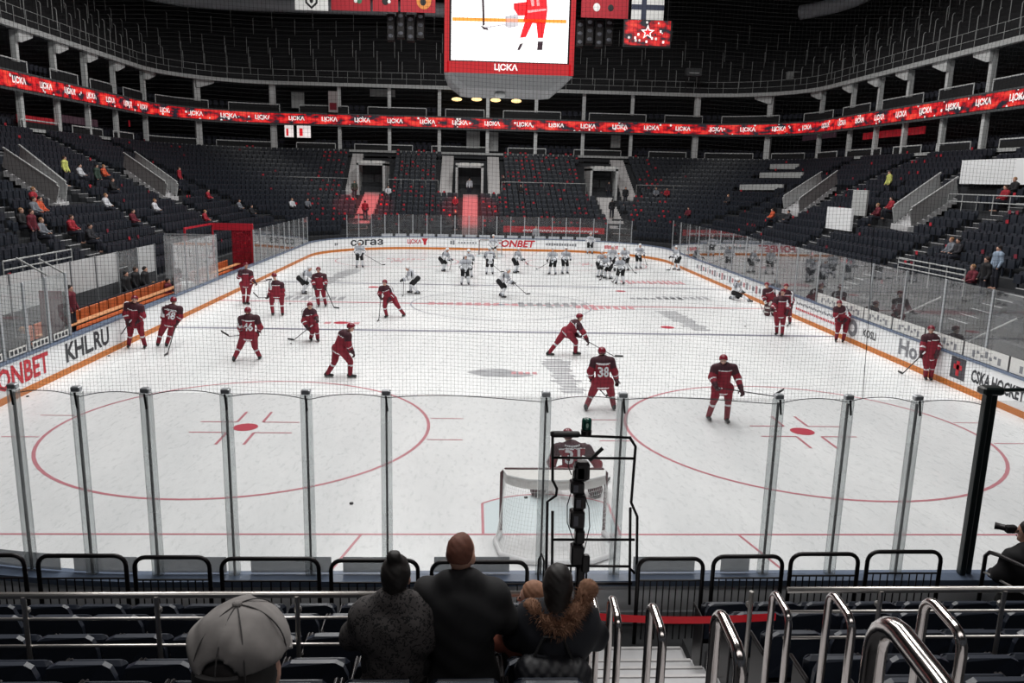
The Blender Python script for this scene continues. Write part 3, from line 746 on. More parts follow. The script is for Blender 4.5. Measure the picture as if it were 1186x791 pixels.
SPEC = [(72, 205, 'yellow', 'steward in a yellow vest standing at the foot of the bench-side ramp', False), (91, 205, 'white', 'person in white jacket seated near the yellow-vested steward', True), (120, 208, 'orange', 'person in an orange-red jacket seated high beyond the yellow-vested steward', True), (128, 220, 'black', 'person in black seated below the orange-red jacket', True), (108, 216, 'green', 'person in dark green standing on the steps beside the yellow-vested steward', False),
 (38, 238, 'red', 'fan with red top, upper one of the bench-side group', True), (33, 246, 'grey', 'fan in grey among the bench-side group below the red top', True), (46, 256, 'orange', 'fan in orange-red among the bench-side group', True), (54, 272, 'grey', 'person in grey jacket seated in the front bench-side seats', True), (84, 274, 'red', 'person in red jacket in the front bench-side seats', True), (97, 275, 'dark', 'person in dark coat next to the red jacket, front bench-side seats', True), (20, 262, 'black', 'person in black at the bench-side picture edge', True), (27, 275, 'maroon', 'person in maroon standing by the guard rail near the picture edge', False),
 (151, 256, 'maroon', 'person in maroon near the milky glass screens, bench-side stand', True), (178, 242, 'white', 'person in white halfway up the bench-side stand', True), (205, 214, 'red', 'person in red at the foot of the second ramp', False), (240, 228, 'red', 'person in red near the bench-side corner of the stand', True), (236, 254, 'red', 'person in red just above the red penalty box', True), (277, 243, 'grey', 'person in grey near the corner above the penalty box', True), (291, 245, 'dark', 'person in dark clothes beside the grey one in the corner', True), (122, 240, 'white', 'person in pale top in the middle of the bench-side stand', True),
 (1032, 218, 'yellow', 'steward in a yellow vest opposite the benches', False), (1044, 248, 'red', 'fan in bright red at the foot of the ramp opposite the benches', True), (1036, 253, 'maroon', 'fan in maroon beside the bright red fan, opposite the benches', True), (897, 250, 'orange', 'fan in orange-red in the corner stand behind the narrow grey panel', True), (916, 256, 'dark', 'fan in dark coat beside the orange-red one in the corner stand', True), (1178, 222, 'black', 'person in black before the big white wall panel', True), (1170, 230, 'red', 'person in red beside the one in black, near the big white panel', True), (1110, 296, 'dark', 'person in dark coat low in the stand above the guard rail', True), (1128, 335, 'maroon', 'child-sized fan in maroon near the reflecting glass', True), (1148, 325, 'black', 'person in black bending beside the white-jacketed one', False), (1164, 330, 'paleblue', 'person in pale blue-white jacket near the picture edge opposite the benches', False), (1100, 297, 'grey', 'person in grey beside the dark coat above the guard rail', True),
 (421, 208, 'green', 'person in dark green leaning at the doorway nearest the bench side', False), (452, 226, 'white', 'person in white seated below the doorway nearest the bench side', True), (340, 240, 'white', 'person in white at the bench-side end of the far stand', True), (357, 238, 'grey', 'person in grey close to the white one, bench-side end of far stand', True), (525, 236, 'maroon', 'person in maroon seated low beside the middle stairs', True), (530, 258, 'black', 'person in black standing behind the far glass beside the middle stairs', False), (604, 220, 'black', 'person in black in the middle block of the far stand', True), (723, 216, 'black', 'person in black beside the pale upper stairs', False), (760, 228, 'grey', 'person in grey past the white stairs in the far stand', True), (800, 250, 'maroon', 'person in maroon at the corner end of the far stand', True), (772, 225, 'red', 'person in red past the white stairs in the far stand', True), (843, 235, 'dark', 'person in dark clothes high in the far corner stand', True), (575, 213, 'black', 'person in black beside the middle doorway', True)]
SPSEAT = []
for u, v, jk, lab, st in SPEC:
    q = min(bowl, key=lambda q: (q[5]-u)**2+(q[6]-v)**2); bowl.remove(q); SPSEAT.append(q)
    if not st: bowl = [b for b in bowl if math.hypot(b[0]-q[0], b[1]-q[1]) > .9]
lowseat = MB()
prof = [(-.22, .42), (-.23, .74), (-.17, .84), (.17, .84), (.23, .74), (.22, .42)]
lowseat.add([(x, .0-(z-.42)*.18+.02, z) for x, z in prof]+[(x, -.05-(z-.42)*.18+.02, z) for x, z in prof], [tuple(range(6)), tuple(range(11, 5, -1))]+[(i, 6+i, 6+(i+1) % 6, (i+1) % 6) for i in range(6)])
lowseat.box((0, .12, .56), (.42, .07, .36)); lowseat.box((0, .1, .2), (.06, .08, .42))
n_ind = max(0, 296-n_near)
me_low = lowseat.mesh('stadium_seat', mSeatFar)
SIDE_LAB = 'dark empty stadium seat in the front rows nearest the rink-side glass'
def place_low(q, label, grp):
    o = bpy.data.objects.new('stadium_seat', me_low); COL.objects.link(o); o.location = q[:3]; o.rotation_euler = (0, 0, q[3]+PI); tag(o, label, 'seat', grp)
for q in bowl[:n_ind]: place_low(q, 'dark empty seat in the side stands, among those closest to the glass', 'nearest seats of the side stands')
SV = np.array(lowseat.v); SF = lowseat.f
def mass(name, items, V0, F0, mats, rot=PI, mi=None):
    V = []; F = []; n = len(V0); 
    for i, q in enumerate(items):
        a = q[3]+rot; c, s = math.cos(a), math.sin(a); W = V0.copy(); W[:, 0] = V0[:, 0]*c-V0[:, 1]*s+q[0]; W[:, 1] = V0[:, 0]*s+V0[:, 1]*c+q[1]; W[:, 2] = V0[:, 2]+q[2]
        V.append(W); F += [tuple(i*n+j for j in f) for f in F0]
    me = bpy.data.meshes.new(name); me.from_pydata(np.concatenate(V).tolist(), [], F); 
    for m_ in mats: me.materials.append(m_)
    o = bpy.data.objects.new(name, me); COL.objects.link(o); return o
tag(mass('stand_seating', bowl[n_ind:], SV, SF, [mSeatFar]), 'dark seats filling the stands round the far half of the rink', 'seating', kind='stuff')
# ---- red paper flags hung on seat backs
fl = MB(); fl.add([(-.1, .0, .8), (.09, .0, .8), (.12, -.01, .96), (-.08, .0, .98), (-.1, .02, .8), (.09, .02, .8), (.12, .01, .96), (-.08, .02, .98)], [(0, 1, 2, 3), (7, 6, 5, 4), (0, 4, 5, 1), (1, 5, 6, 2), (2, 6, 7, 3), (3, 7, 4, 0)])
flags = []
for q in bowl:
    x, y, z, a, d, u, v = q; far = y > 56.5
    pr = .5 if far and abs(x) < 17 else .03
    if far and abs(x) < 17:
        blk = math.sin(x*.9+y*1.3)+math.sin(x*2.3-y*.8); pr = .36+.18*blk
    elif x > 0 and y < 50: pr = .24 if math.sin(y*.8+x*1.7)+math.sin(y*.33) > .7 else .035
    if rng.rand() < pr: flags.append(q)
FLAB = {0: 'red paper flag hung on an empty seat of the far stands', 1: 'crimson paper flag hung on an empty seat of the far stands'}
FV = np.array(fl.v); me_fl = [fl.mesh('paper_flag', mFlag), fl.mesh('paper_flag', mFlagS)]
for i, q in enumerate(flags[:290]):
    o = bpy.data.objects.new('paper_flag', me_fl[i % 2]); COL.objects.link(o); o.location = (q[0], q[1], q[2]); o.rotation_euler = (0, 0, q[3]+PI)
    tag(o, FLAB[i % 2], 'flag', ('red', 'crimson')[i % 2]+' paper flags on the seats')
if len(flags) > 290: tag(mass('paper_flag_scatter', flags[290:], FV, fl.f, [mFlag]), 'red paper flags dotting the farthest seats', 'flags', kind='stuff')

# ================================================================== SUITE RING, LED RIBBON, UPPER TIER, ROOF
def ringband(mb, t0, t1, z0, z1, mi=0, zz=None):
    A, B = ring(t0), ring(t1)
    a = [(*p, z0) for p in A]; b = [(*p, z1) for p in A]; c = [(*p, z1) for p in B]; d = [(*p, z0) for p in B]
    mb.strip(a, b, mi); mb.strip(b, c, mi); mb.strip(c, d, mi); mb.strip(d, a, mi)
g = MB(); ringband(g, .985, 1.0, 8.5, 8.72, 1); ringband(g, 1.0, 1.04, 8.1, 8.5, 0); ringband(g, 1.04, 1.34, 7.9, 8.3); struct('slab_1', g, [mDeck, mConc])
g = MB(); ringband(g, 1.0, 1.34, 11.15, 12.2, 0); struct('slab_2', g, mDarkWall)
g = MB(); ringband(g, .99, 1.0, 11.0, 11.16, 0); ringband(g, .99, 1.0, 12.18, 12.3, 0); struct('trim_2', g, M('dim_grey_trim', (84, 88, 90), .6))
g = MB(); ringband(g, .985, 1.01, 14.98, 15.32, 0); ringband(g, 1.01, 1.34, 15.0, 15.3, 1); struct('beam', g, [M('pale_beam', (188, 190, 190), .6), mDarkWall])
g = MB(); A = [(*p, 7.5) for p in ring(1.33)]; B = [(*p, 15.3) for p in ring(1.33)]; g.strip(A, B); struct('wall_back', g, mDarkWall)
# ribbon screen with UVs along its length
P = ring(.988, 60, 20, 60); L = 0; vs = []; fs = []; uvs = []
for i, p in enumerate(P):
    if i: L += (Vector(p)-Vector(P[i-1])).length
    vs += [(*p, 11.2), (*p, 12.15)]; uvs += [(L, 0), (L, 1)]
    if i: fs.append((2*i-2, 2*i, 2*i+1, 2*i-1))
n0 = len(vs); Pb = ring(.997, 60, 20, 60)
me = bpy.data.meshes.new('led_ribbon'); me.from_pydata(vs, [], fs); uvl = me.uv_layers.new()
for lp in me.loops: uvl.data[lp.index].uv = uvs[lp.vertex_index]
me.materials.append(mLed); ribbon = bpy.data.objects.new('led_ribbon', me); COL.objects.link(ribbon)
tag(ribbon, 'red LED ribbon screen running round the arena between the two suite levels', 'led screen')
g = MB(); ringband(g, .99, .999, 11.18, 12.17); g.build('ribbon_housing', mDarkWall, ribbon)
first_t = None
for x, y, a in walk(ring(.9865, 60, 20, 60), 3.35):
    u, v, d = proj((x, y, 11.7))
    if not (-60 < u < 1250): continue
    X = (math.cos(a), math.sin(a), 0)
    if first_t is None:
        V, F = text_mesh('ЦСКА'); sz = V.max(0)-V.min(0); W = V/sz*np.array([1.6, .52])
        first_t = bpy.data.meshes.new('lettering'); first_t.from_pydata([(p[0], -.01, p[1]) for p in W]+[(p[0], .02, p[1]) for p in W], [], F); first_t.materials.append(mLedWhite)
    o = bpy.data.objects.new('lettering', first_t); COL.objects.link(o); o.parent = ribbon; o.location = (x, y, 11.68); o.rotation_euler = (0, 0, a)
# columns and their brackets
def ring_at(u, t, z):
    P = ring(t, 80, 30, 80); best = None
    for (x, y), (x2, y2) in zip(P, P[1:]):
        if y < 15: continue
        a, b = proj((x, y, z))[0], proj((x2, y2, z))[0]
        if min(a, b) <= u <= max(a, b) and abs(a-b) > 1e-6:
            f = (u-a)/(b-a); best = (x+(x2-x)*f, y+(y2-y)*f, math.atan2(y2-y, x2-x)); break
    return best
cols = [18, 62, 98, 131, 166, 228, 316, 393, 451, 509, 565, 621, 676, 732, 807, 892, 952, 988, 1019, 1053, 1098, 1148]
bays = []
for u in cols:
    q = ring_at(u, 1.03, 13.2)
    if q is None: continue
    x, y, a = q; bays.append(q); big = u in (228, 892, 316, 807)
    w = .6 if big else .34; nx_, ny_ = -math.sin(a), math.cos(a)
    g = MB(); g.box((x, y, 11.65), (w, .34, 7.3), 0, a)
    if u < 300 or u > 880:
        c = [(-.2, 15.), (1.9, 15.), (1.8, 14.75), (.2, 14.25), (-.2, 14.25)]
        g.prism([(p[0]*(1 if u < 600 else -1)*.9, p[1]) for p in c] if u < 600 else [(-p[0]*.9, p[1]) for p in c][::-1], (x-nx_*.2, y-ny_*.2, 0), (math.cos(a), math.sin(a), 0), (0, 0, 1), .2)
    struct('pillar', g, M('pale_pillar', (206, 208, 208), .7, noise=.08))
# railed balcony fronts between the columns
for zf, top, tt in ((12.2, 13.05, 1.005), (8.35, 9.3, 1.02)):
    P = walk(ring(tt), 1.0); i = 0; run = 0
    while i < len(P)-8:
        n = random.choice((5, 6, 7)); seg_ = P[i:i+n]; i += n+(1 if random.random() < .7 else 2)
        if seg_[0][1] < 25 and seg_[-1][1] < 25: continue
        g = MB(); pts = [(x, y, top) for x, y, a in seg_]
        g.tube(pts, .055, 5); g.tube([(*pts[0][:2], zf), pts[0]], .04, 5); g.tube([(*pts[-1][:2], zf), pts[-1]], .04, 5)
        g.strip([(x, y, zf) for x, y, _ in pts], [(x, y, top-.12) for x, y, _ in pts], 1)
        tag(g.build('balcony_railing', [M('pale_balcony_rail', (206, 208, 208), .5), M('near_black_panel', (20, 21, 24), .8)], origin=(*pts[0][:2], zf)), kind='structure')
SPX = [ony(u, 160, 74.5)[0] for u in (571, 548, 345, 443, 713)]; suite_seats = []
for k, (z, t0) in enumerate(((8.75, 1.08), (12.6, 1.07), (9.1, 1.13))):
    for x, y, a in walk(ring(t0), .62):
        if y > 25 and not (y > 70 and any(abs(x-q) < 1.5 for q in SPX)): suite_seats.append((x, y, z-.2, a))
tag(mass('suite_seating', suite_seats, SV, SF, [mNavyCloth]), 'dark seats in the railed suites above and below the red ribbon', 'seating', kind='stuff')
# lit things inside the suites
for i, (u, v) in enumerate(((529, 115), (552, 115), (574, 116), (598, 117))):
    p = ony(u, v, 73.6); g = MB(); g.sphere((0, 0, 0), (.55, .3, .2), 14, 8); r = thing('pendant_lamp', ('first', 'second', 'third', 'fourth')[i]+' glowing oval lamp in the upper suites, counted from the bench side', 'lamp', p, 'oval lamps in the upper suites')
    q = MB(); q.sphere(tuple(p), (.55, .3, .2), 14, 8); q.build('lamp_shade', mLamp, r); q = MB(); q.tube([p+np.array([0, 0, .2]), np.array([p[0], p[1], 15.0])], .02, 5); q.build('cord', mSeam, r)
for i, (u, v, w, h, lab) in enumerate(((335, 152, .9, 1.2, 'tall bright screen in the lower suites, smaller of a pair'), (352, 152, 1.4, 1.3, 'wider bright screen of a pair in the lower suites'))):
    p = ony(u, v, 73.2); g = MB(); g.box(p, (w+.1, .12, h+.1), 0); g.box(p-np.array([0, .07, 0]), (w, .02, h), 1); g.box(p-np.array([w*.2, .085, .1]), (w*.25, .01, h*.6), 2); tag(g.build('television', [mSeam, mLedWhite, mLedRed]), lab, 'screen')
for i, (u, v, w, h, lab) in enumerate(((571, 164, 1.1, 2.0, 'pale lit doorway panel behind the lower suites beside the middle'), (548, 163, 1.4, 2., 'pale wall panel with a dark standing figure shape, lower suites'), (345, 116, 1.3, 1.6, 'dim grey poster panel in the upper suites'), (443, 104, 2.6, 1.4, 'brightly lit blank wall inside the upper suites'), (713, 164, 1.0, 1.3, 'grey panel in the lower suites right of the portals'))):
    p = ony(u, v, 74.5); g = MB(); g.box(p, (w, .1, h)); g.box(p+np.array([0, .03, 0]), (w+.12, .08, h+.12), 1); tag(g.build('wall_panel', [mConc, mDarkWall]), lab, 'wall panel')
p = ony(386, 118, 72.2); g = MB(); g.box((p[0], 72.1, p[2]), (.95, .04, 2.1), 0); g.box((p[0], 72.07, p[2]-.45), (.7, .02, .7), 1); tag(g.build('banner', [M('pale_banner', (170, 160, 160), .7), mRed]), 'narrow pale banner with red emblem beside a suite column', 'banner')
for k, (u0, v0, u1, v1) in enumerate(((20, 137, 62, 137), (70, 137, 112, 137), (150, 143, 206, 148), (930, 160, 965, 158), (1000, 158, 1070, 160))):
    side = -1 if u0 < 500 else 1; a = onx(u0, v0, side*32.3); b = onx(u1, v1, side*32.3); g = MB(); g.bar(a, (side*32.3, min(b[1], 62), a[2]), .1, .55); 
    tag(g.build('suite_screen', mLedDark if k in (1, 3) else M('dim_red_screen', (128, 18, 28), .5, emit=.55, noise=.7, scale=2.5)), ['dim red screen strip farthest toward the camera in the bench-side suites', 'dull red screen strip second in the bench-side suites', 'longest red screen strip in the bench-side suites', 'dull red screen strip in the suites opposite the benches', 'red screen strip in the suites above the white wall panel'][k], 'screen')
# upper tier
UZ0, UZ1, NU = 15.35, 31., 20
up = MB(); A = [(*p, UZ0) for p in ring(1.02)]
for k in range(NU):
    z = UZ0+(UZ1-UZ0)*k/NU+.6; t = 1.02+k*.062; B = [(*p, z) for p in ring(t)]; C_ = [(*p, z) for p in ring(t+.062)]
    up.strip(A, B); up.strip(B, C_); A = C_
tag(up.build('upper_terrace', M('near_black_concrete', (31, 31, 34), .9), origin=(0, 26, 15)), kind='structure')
g = MB()
for z in (15.9, 16.5): g.tube([(*p, z) for p in ring(1.015)], .022, 4)
for x, y, a in walk(ring(1.015), 1.5): g.tube([(x, y, 15.3), (x, y, 16.5)], .022, 4)
tag(g.build('trim_3', mRail), kind='structure')
hand_me = None; cnt = 0
for k in (0, 1, 2, 3, 4, 5):
    t = 1.05+k*.062*1.5; z = UZ0+(UZ1-UZ0)*(k*1.5)/NU+.6
    for x, y, a in walk(ring(t), 2.2 if k < 3 else 4.4):
        u, v, d = proj((x, y, z+.8))
        if not (-20 < u < 1206 and -5 < v) or cnt >= 298: continue
        if hand_me is None:
            g = MB(); g.tube([(0, 0, -.3), (0, 0, 1.55), (0, .05, 1.66), (0, .16, 1.72)], .03, 5); hand_me = g.mesh('aisle_handrail', mRail)
        o = bpy.data.objects.new('aisle_handrail', hand_me); COL.objects.link(o); o.location = (x, y, z); o.rotation_euler = (0, 0, a); cnt += 1
        tag(o, 'thin pale stair handrail in the dark upper tier under the roof', 'handrail', 'handrails of the upper tier')
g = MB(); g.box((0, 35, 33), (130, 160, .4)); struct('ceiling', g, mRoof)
for i, (t, z, a0, a1, lab) in enumerate(((1.35, 24.2, 100, 139, 'thick grey air duct curving under the roof opposite the benches'), (1.35, 23.6, 30, 78, 'grey air duct curving under the roof above the player benches'))):
    P = ring(t)[a0:a1] if i == 0 else ring(t)[a0:a1]
    g = MB(); g.tube([(*p, z+(0 if i else .06*k)) for k, p in enumerate(P)], .75, 12); tag(g.build('air_duct', M('pale_duct', (196, 198, 204), .6), smooth=True), lab, 'duct')
for (u, v, lab, dark) in ((470, 33, 'dark speaker cluster hanging beneath the red banner row', 0), (688, 40, 'dark speaker cluster hanging beside the star banner', 0), (803, 84, 'grey camera platform at the front of the upper tier', 1), (920, 88, 'pale equipment box at the front of the upper tier', 1)):
    y = 60 if not dark else 71.5; p = ony(u, v, y); r = thing('speaker_cluster' if not dark else 'equipment_box', lab, 'equipment', p)
    if dark:
        g = MB(); g.box(p, (1.6, .8, .8), 0, 0, .05); g.build('case', mConc if v > 86 else M('dim_grey_case', (70, 72, 74), .6), r); g = MB(); g.box(p-np.array([0, .45, .1]), (1.0, .05, .12)); g.build('slot', mRail, r)
        g = MB(); 
        for sx in (-.7, .7): g.tube([p+np.array([sx, 0, -.3]), np.array([p[0]+sx, p[1], 15.6])], .05, 6)
        g.build('leg', mBlackMetal, r)
    else:
        for k in range(4):
            g = MB(); c = p+np.array([(k-1.5)*.85, 0, .25*(k % 2)]); g.box(c, (.7, .7, 2.2), 0, 0, .06); 
            c2 = g.build('speaker', mBlackMetal, r); 
            for j in (-.7, 0, .7): q = MB(); q.sphere(c+np.array([0, -.36, j]), (.22, .05, .16), 10, 6); q.build('speaker_cone', mDuct, c2)
        g = MB(); g.tube([p+np.array([0, 0, 1.1]), (p[0], p[1], 32.75)], .05, 6); g.build('suspension_cable', mSeam, r)

# ---- scoreboard cube over centre ice
cx_, cy_ = .13, 26.; r = thing('scoreboard', 'large video scoreboard hanging over centre ice showing a player in red', 'scoreboard', (cx_, cy_, 10.3))
g = MB(); zb, zt = 10.95, 16.6; h2 = 2.98; ch = .55
def octo(h, c, z): return [(cx_+a, cy_+3+b, z) for a, b in ((-h+c, -h), (h-c, -h), (h, -h+c), (h, h-c), (h-c, h), (-h+c, h), (-h, h-c), (-h, -h+c))]
A = octo(2.35, .45, 10.35); B = octo(3.05, .3, 10.95); C_ = octo(3.05, .3, 16.6)
g.strip(A, B, 0, True); g.add(A, [tuple(range(7, -1, -1))], 0); g.build('underside', M('grey_scoreboard_casing', (120, 122, 124), .55), r)
g = MB(); g.strip(B, C_, 0, True); g.add(C_, [tuple(range(8))], 0); g.build('casing', M('charcoal_casing', (44, 48, 52), .5), r)
fy = cy_+3-3.05; SX0, SX1, SZ0 = cx_-2.72, cx_+2.72, 11.5
scr = MB(); scr.box((cx_, fy-.03, 14.1), (SX1-SX0, .06, 5.2)); so = scr.build('screen', mLedIce, r)
g = MB()
for sx in (-1, 1): g.box((cx_+sx*2.92, fy-.025, 13.75), (.22, .05, 5.6))
g.box((cx_, fy-.025, 11.2), (5.8, .05, .5)); g.build('led_border', mLed, r)
me = r.children[-1].data; uvl = me.uv_layers.new()
for lp in me.loops: co = me.vertices[lp.vertex_index].co; uvl.data[lp.index].uv = (co.x*2.2+7, co.z*2.4)
text('lettering', 'ЦСКА', (cx_-.15, fy-.055, 11.22), (1, 0, 0), (0, 0, 1), .34, mLedWhite, r, w=1.1)
g = MB()                                  # the picture on the screen
fz = fy-.062
def poly(pts, mi): g.prism(pts, (0, fz, 0), (1, 0, 0), (0, 0, 1), .002, mi)
def S_(u, v): p = ony(u, v, fz); return (p[0], p[2])
def pp(pts, mi): poly([S_(u, v) for u, v in pts][::-1], mi)
pp([(524, 20), (656, 23), (656, 27), (524, 24)], 1)
pp([(610, -6), (633, -6), (634, 12), (632, 27), (621, 27), (606, 25), (609, 12)], 0)
pp([(595, 4), (611, 2), (610, 18), (600, 18), (595, 10)], 0); pp([(608, 25), (617, 26), (609, 43), (602, 44)], 0); pp([(621, 26), (632, 26), (629, 44), (623, 44)], 0)
pp([(603, 43), (609, 44), (606, 50), (601, 50)], 3); pp([(602, 51), (606, 50), (602, 58), (599, 58)], 2); pp([(623, 44), (629, 44), (629, 47), (623, 47)], 3); pp([(623, 48), (629, 48), (628, 58), (622, 58)], 2)
pp([(611, 12), (633, 10), (633, 12), (611, 15)], 3); pp([(614, -3), (618, -3), (619, 7), (616, 8)], 3); pp([(621, -3), (624, -3), (625, 7), (622, 7)], 3)
pp([(558, -4), (560.5, -4), (561.5, 29), (559, 30)], 2); pp([(556, 29), (565, 33), (566, 35), (560, 34)], 2)
pp([(585, 19), (600, 16), (600, 30), (589, 33), (585, 30)], 4); pp([(562, 31), (590, 27), (590, 28), (562, 33)], 4)
g.build('screen_picture', [mLedRed, mLedOrange, mLedDark, mLedWhite, M('screen_grey', (180, 176, 182), .5, emit=.8)], r)
g = MB(); 
for sx in (-2, 2):
    for sy in (1, 5): g.tube([(cx_+sx, cy_+sy, 16.5), (cx_+sx, cy_+sy, 32.75)], .04, 6)
g.build('hoist_cable', mSeam, r)
g = MB(); g.sphere((cx_-.35, cy_+2, 10.22), (.3, .3, .16), 14, 8); g.build('dome_camera', mConc, r)
# hanging banners
def banner(lab, u0, u1, v1, y, mats, deco=None):
    u0 += .8; u1 -= .8; a, b = ony(u0, v1, y), ony(u1, v1, y); h = 3.2; z0 = (a[2]+b[2])/2; r = thing('banner', lab, 'banner', ((a[0]+b[0])/2, y, z0))
    g = MB(); g.box(((a[0]+b[0])/2, y, z0+h/2), (b[0]-a[0], .03, h)); g.build('cloth', mats, r)
    g = MB(); g.tube([(a[0]-.02, y, z0+h), (b[0]+.02, y, z0+h)], .04, 6); g.tube([(a[0], y, z0+h), (a[0], y, 32.75)], .02, 5); g.tube([(b[0], y, z0+h), (b[0], y, 32.75)], .02, 5); g.build('hanging_bar', mSeam, r)
    if deco: deco(r, (a[0]+b[0])/2, y-.02, z0, b[0]-a[0])
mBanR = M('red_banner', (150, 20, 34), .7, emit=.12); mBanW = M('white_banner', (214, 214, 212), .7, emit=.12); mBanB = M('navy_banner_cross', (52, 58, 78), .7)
def crest(r, x, y, z0, w):
    g = MB(); g.prism([(0, -.1), (.5, .35), (.55, 1.2), (-.55, 1.2), (-.5, .35)], (x, y, z0+.2), (1, 0, 0), (0, 0, 1), .01, 0); g.prism([(0, .1), (.36, .45), (.38, 1.2), (-.38, 1.2), (-.36, .45)], (x, y-.012, z0+.2), (1, 0, 0), (0, 0, 1), .01, 1); g.sphere((x, y-.02, z0+.75), (.16, .02, .2), 10, 6, 0); g.build('crest', [mSeam, mBanW], r)
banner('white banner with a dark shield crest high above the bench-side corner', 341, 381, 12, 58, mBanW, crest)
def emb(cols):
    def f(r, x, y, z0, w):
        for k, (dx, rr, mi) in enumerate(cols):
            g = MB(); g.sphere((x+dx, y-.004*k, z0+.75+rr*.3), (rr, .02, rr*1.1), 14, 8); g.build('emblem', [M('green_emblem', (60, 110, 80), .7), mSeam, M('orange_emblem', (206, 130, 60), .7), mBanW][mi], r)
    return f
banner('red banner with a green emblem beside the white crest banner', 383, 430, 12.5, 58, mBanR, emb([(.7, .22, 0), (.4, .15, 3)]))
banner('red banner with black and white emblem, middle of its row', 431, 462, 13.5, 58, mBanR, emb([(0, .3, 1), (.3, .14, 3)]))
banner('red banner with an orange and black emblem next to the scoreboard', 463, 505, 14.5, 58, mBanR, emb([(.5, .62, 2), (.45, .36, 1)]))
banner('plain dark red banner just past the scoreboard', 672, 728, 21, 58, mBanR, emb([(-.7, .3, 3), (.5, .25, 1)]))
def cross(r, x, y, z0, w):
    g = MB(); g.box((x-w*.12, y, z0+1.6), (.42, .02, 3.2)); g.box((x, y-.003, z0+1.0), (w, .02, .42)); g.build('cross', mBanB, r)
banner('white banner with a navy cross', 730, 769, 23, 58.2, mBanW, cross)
def star(r, x, y, z0, w):
    pts = [((.62 if k % 2 == 0 else .26)*math.sin(PI*k/5), (.62 if k % 2 == 0 else .26)*math.cos(PI*k/5)) for k in range(10)][::-1]
    g = MB(); g.prism(pts, (x, y-.03, z0+1.5), (1, 0, 0), (0, 0, 1), .01, 0); p2 = [(a*.6, b*.6) for a, b in pts]; g.prism(p2, (x, y-.05, z0+1.5), (1, 0, 0), (0, 0, 1), .01, 1)
    g.build('star_emblem', [mLedWhite, mLedRed, mLedDark], r)
    for k in range(9):
        g = MB(); g.box((x-1.5+k*.36+(.1 if k % 2 else 0), y-.03, z0+.75+.28*((k*5) % 4)), (.16, .01, .2)); g.build('picture_fragment', mLedWhite if k % 3 else mLedDark, r)
p0, p1 = ony(722, 54, 57.5), ony(776, 54, 57.5)
r = thing('side_screen', 'small red screen with a white star hanging below the crossed banner', 'screen', ((p0[0]+p1[0])/2, 57.5, p0[2]))
g = MB(); g.box(((p0[0]+p1[0])/2, 57.6, p0[2]+1.1), (p1[0]-p0[0]+.1, .16, 2.2)); g.build('casing', mSeam, r)
g = MB(); g.box(((p0[0]+p1[0])/2, 57.5, p0[2]+1.15), (p1[0]-p0[0]-.1, .04, 2.0)); o = g.build('screen', mLed, r); uvl = o.data.uv_layers.new()
for lp in o.data.loops: co = o.data.vertices[lp.vertex_index].co; uvl.data[lp.index].uv = (co.x*1.1+3, co.z)
star(r, (p0[0]+p1[0])/2, 57.47, p0[2]-.3, 3)
g = MB(); g.tube([(p0[0]+.3, 57.6, p0[2]+2.2), (p0[0]+.3, 57.6, 32.75)], .02, 5); g.tube([(p1[0]-.3, 57.6, p0[2]+2.2), (p1[0]-.3, 57.6, 32.75)], .02, 5); g.build('suspension_cable', mSeam, r)

# ================================================================== NEAR STAND
ALLROWS = ROWS+[(-9.7, 3.74), (-10.5, 4.18), (-11.3, 4.62), (-12.1, 5.06), (-12.9, 5.5), (-13.7, 5.94)]
g = MB(); g.box((0, -4.7, .42), (34, .86, .94))
for (y, zt) in ALLROWS:
    z = zt-SEAT_TOP
    g.box((-8.4, y+.28, z/2-.1), (15.3, .8, z+.2)); g.box((8.6, y+.28, z/2-.1), (15.3, .8, z+.2))
struct('floor_deck', g, M('near_deck', (30, 31, 34), .85, noise=.2, scale=3))
g = MB()
for i, (y, zt) in enumerate(ALLROWS):
    z = zt-SEAT_TOP; zp = (ALLROWS[i-1][1]-SEAT_TOP) if i else .89
    g.box((.1, y+.48, (z+zp)/4-.05), (1.7, .4, (z+zp)/2+.1)); g.box((.1, y+.08, z/2-.05), (1.7, .4, z+.1))
    g.box((.1, y+.665, (z+zp)/2+.006), (1.66, .04, .012), 1); g.box((.1, y+.265, z+.006), (1.66, .04, .012), 1)
tag(g.build('stair_flight', [mStep, mStepPale]), kind='structure')
# chrome hoop handrails either side of the stair
def hoop(x, y, z, lab):
    fl = max((zt-SEAT_TOP for yy, zt in ALLROWS if y-.3 <= yy+.7), default=1); zb = min(fl, z-.9)
    for yy, zt in ALLROWS:
        if yy-.12 <= y <= yy+.68: zb = zt-SEAT_TOP
    r = thing('handrail', lab, 'handrail', (x, y-.14, zb), 'chrome hoop handrails on the near stair')
    c = .085; pts = [(x, y, zb)]+[(x, y-c+c*math.cos(a), z-c+c*math.sin(a)) for a in lsp(0, PI/2, 5)]+[(x, y-.3+c-c*math.sin(a), z-c+c*math.cos(a)-.015) for a in lsp(0, PI/2, 5)]+[(x, y-.3, zb+.05)]
    g = MB(); g.tube(pts, .024, 14); g.build('hoop', mChrome, r, smooth=True)
    g = MB()
    for q in (pts[0], pts[-1]): g.lathe((q[0], q[1], zb), [(.055, 0), (.055, .015), (.03, .03)], 12)
    g.build('foot_plate', mRailSteel, r)
HL = [(-.5, -7.33, 2.97), (-.52, -8.2, 3.45), (-.45, -8.99, 3.85), (-.47, -10.14, 4.48), (-.62, -11.55, 5.29)]
for (x, y, z), lab in zip(HL, ('chrome hoop handrail just beside the fur-hooded woman', 'chrome hoop handrail second from the fur-hooded woman', 'chrome hoop handrail third from the fur-hooded woman, over the grey steps', 'chrome hoop handrail fourth from the fur-hooded woman, beyond the grey steps', 'biggest chrome hoop handrail, closest to the photographer')): hoop(x, y, z, lab)
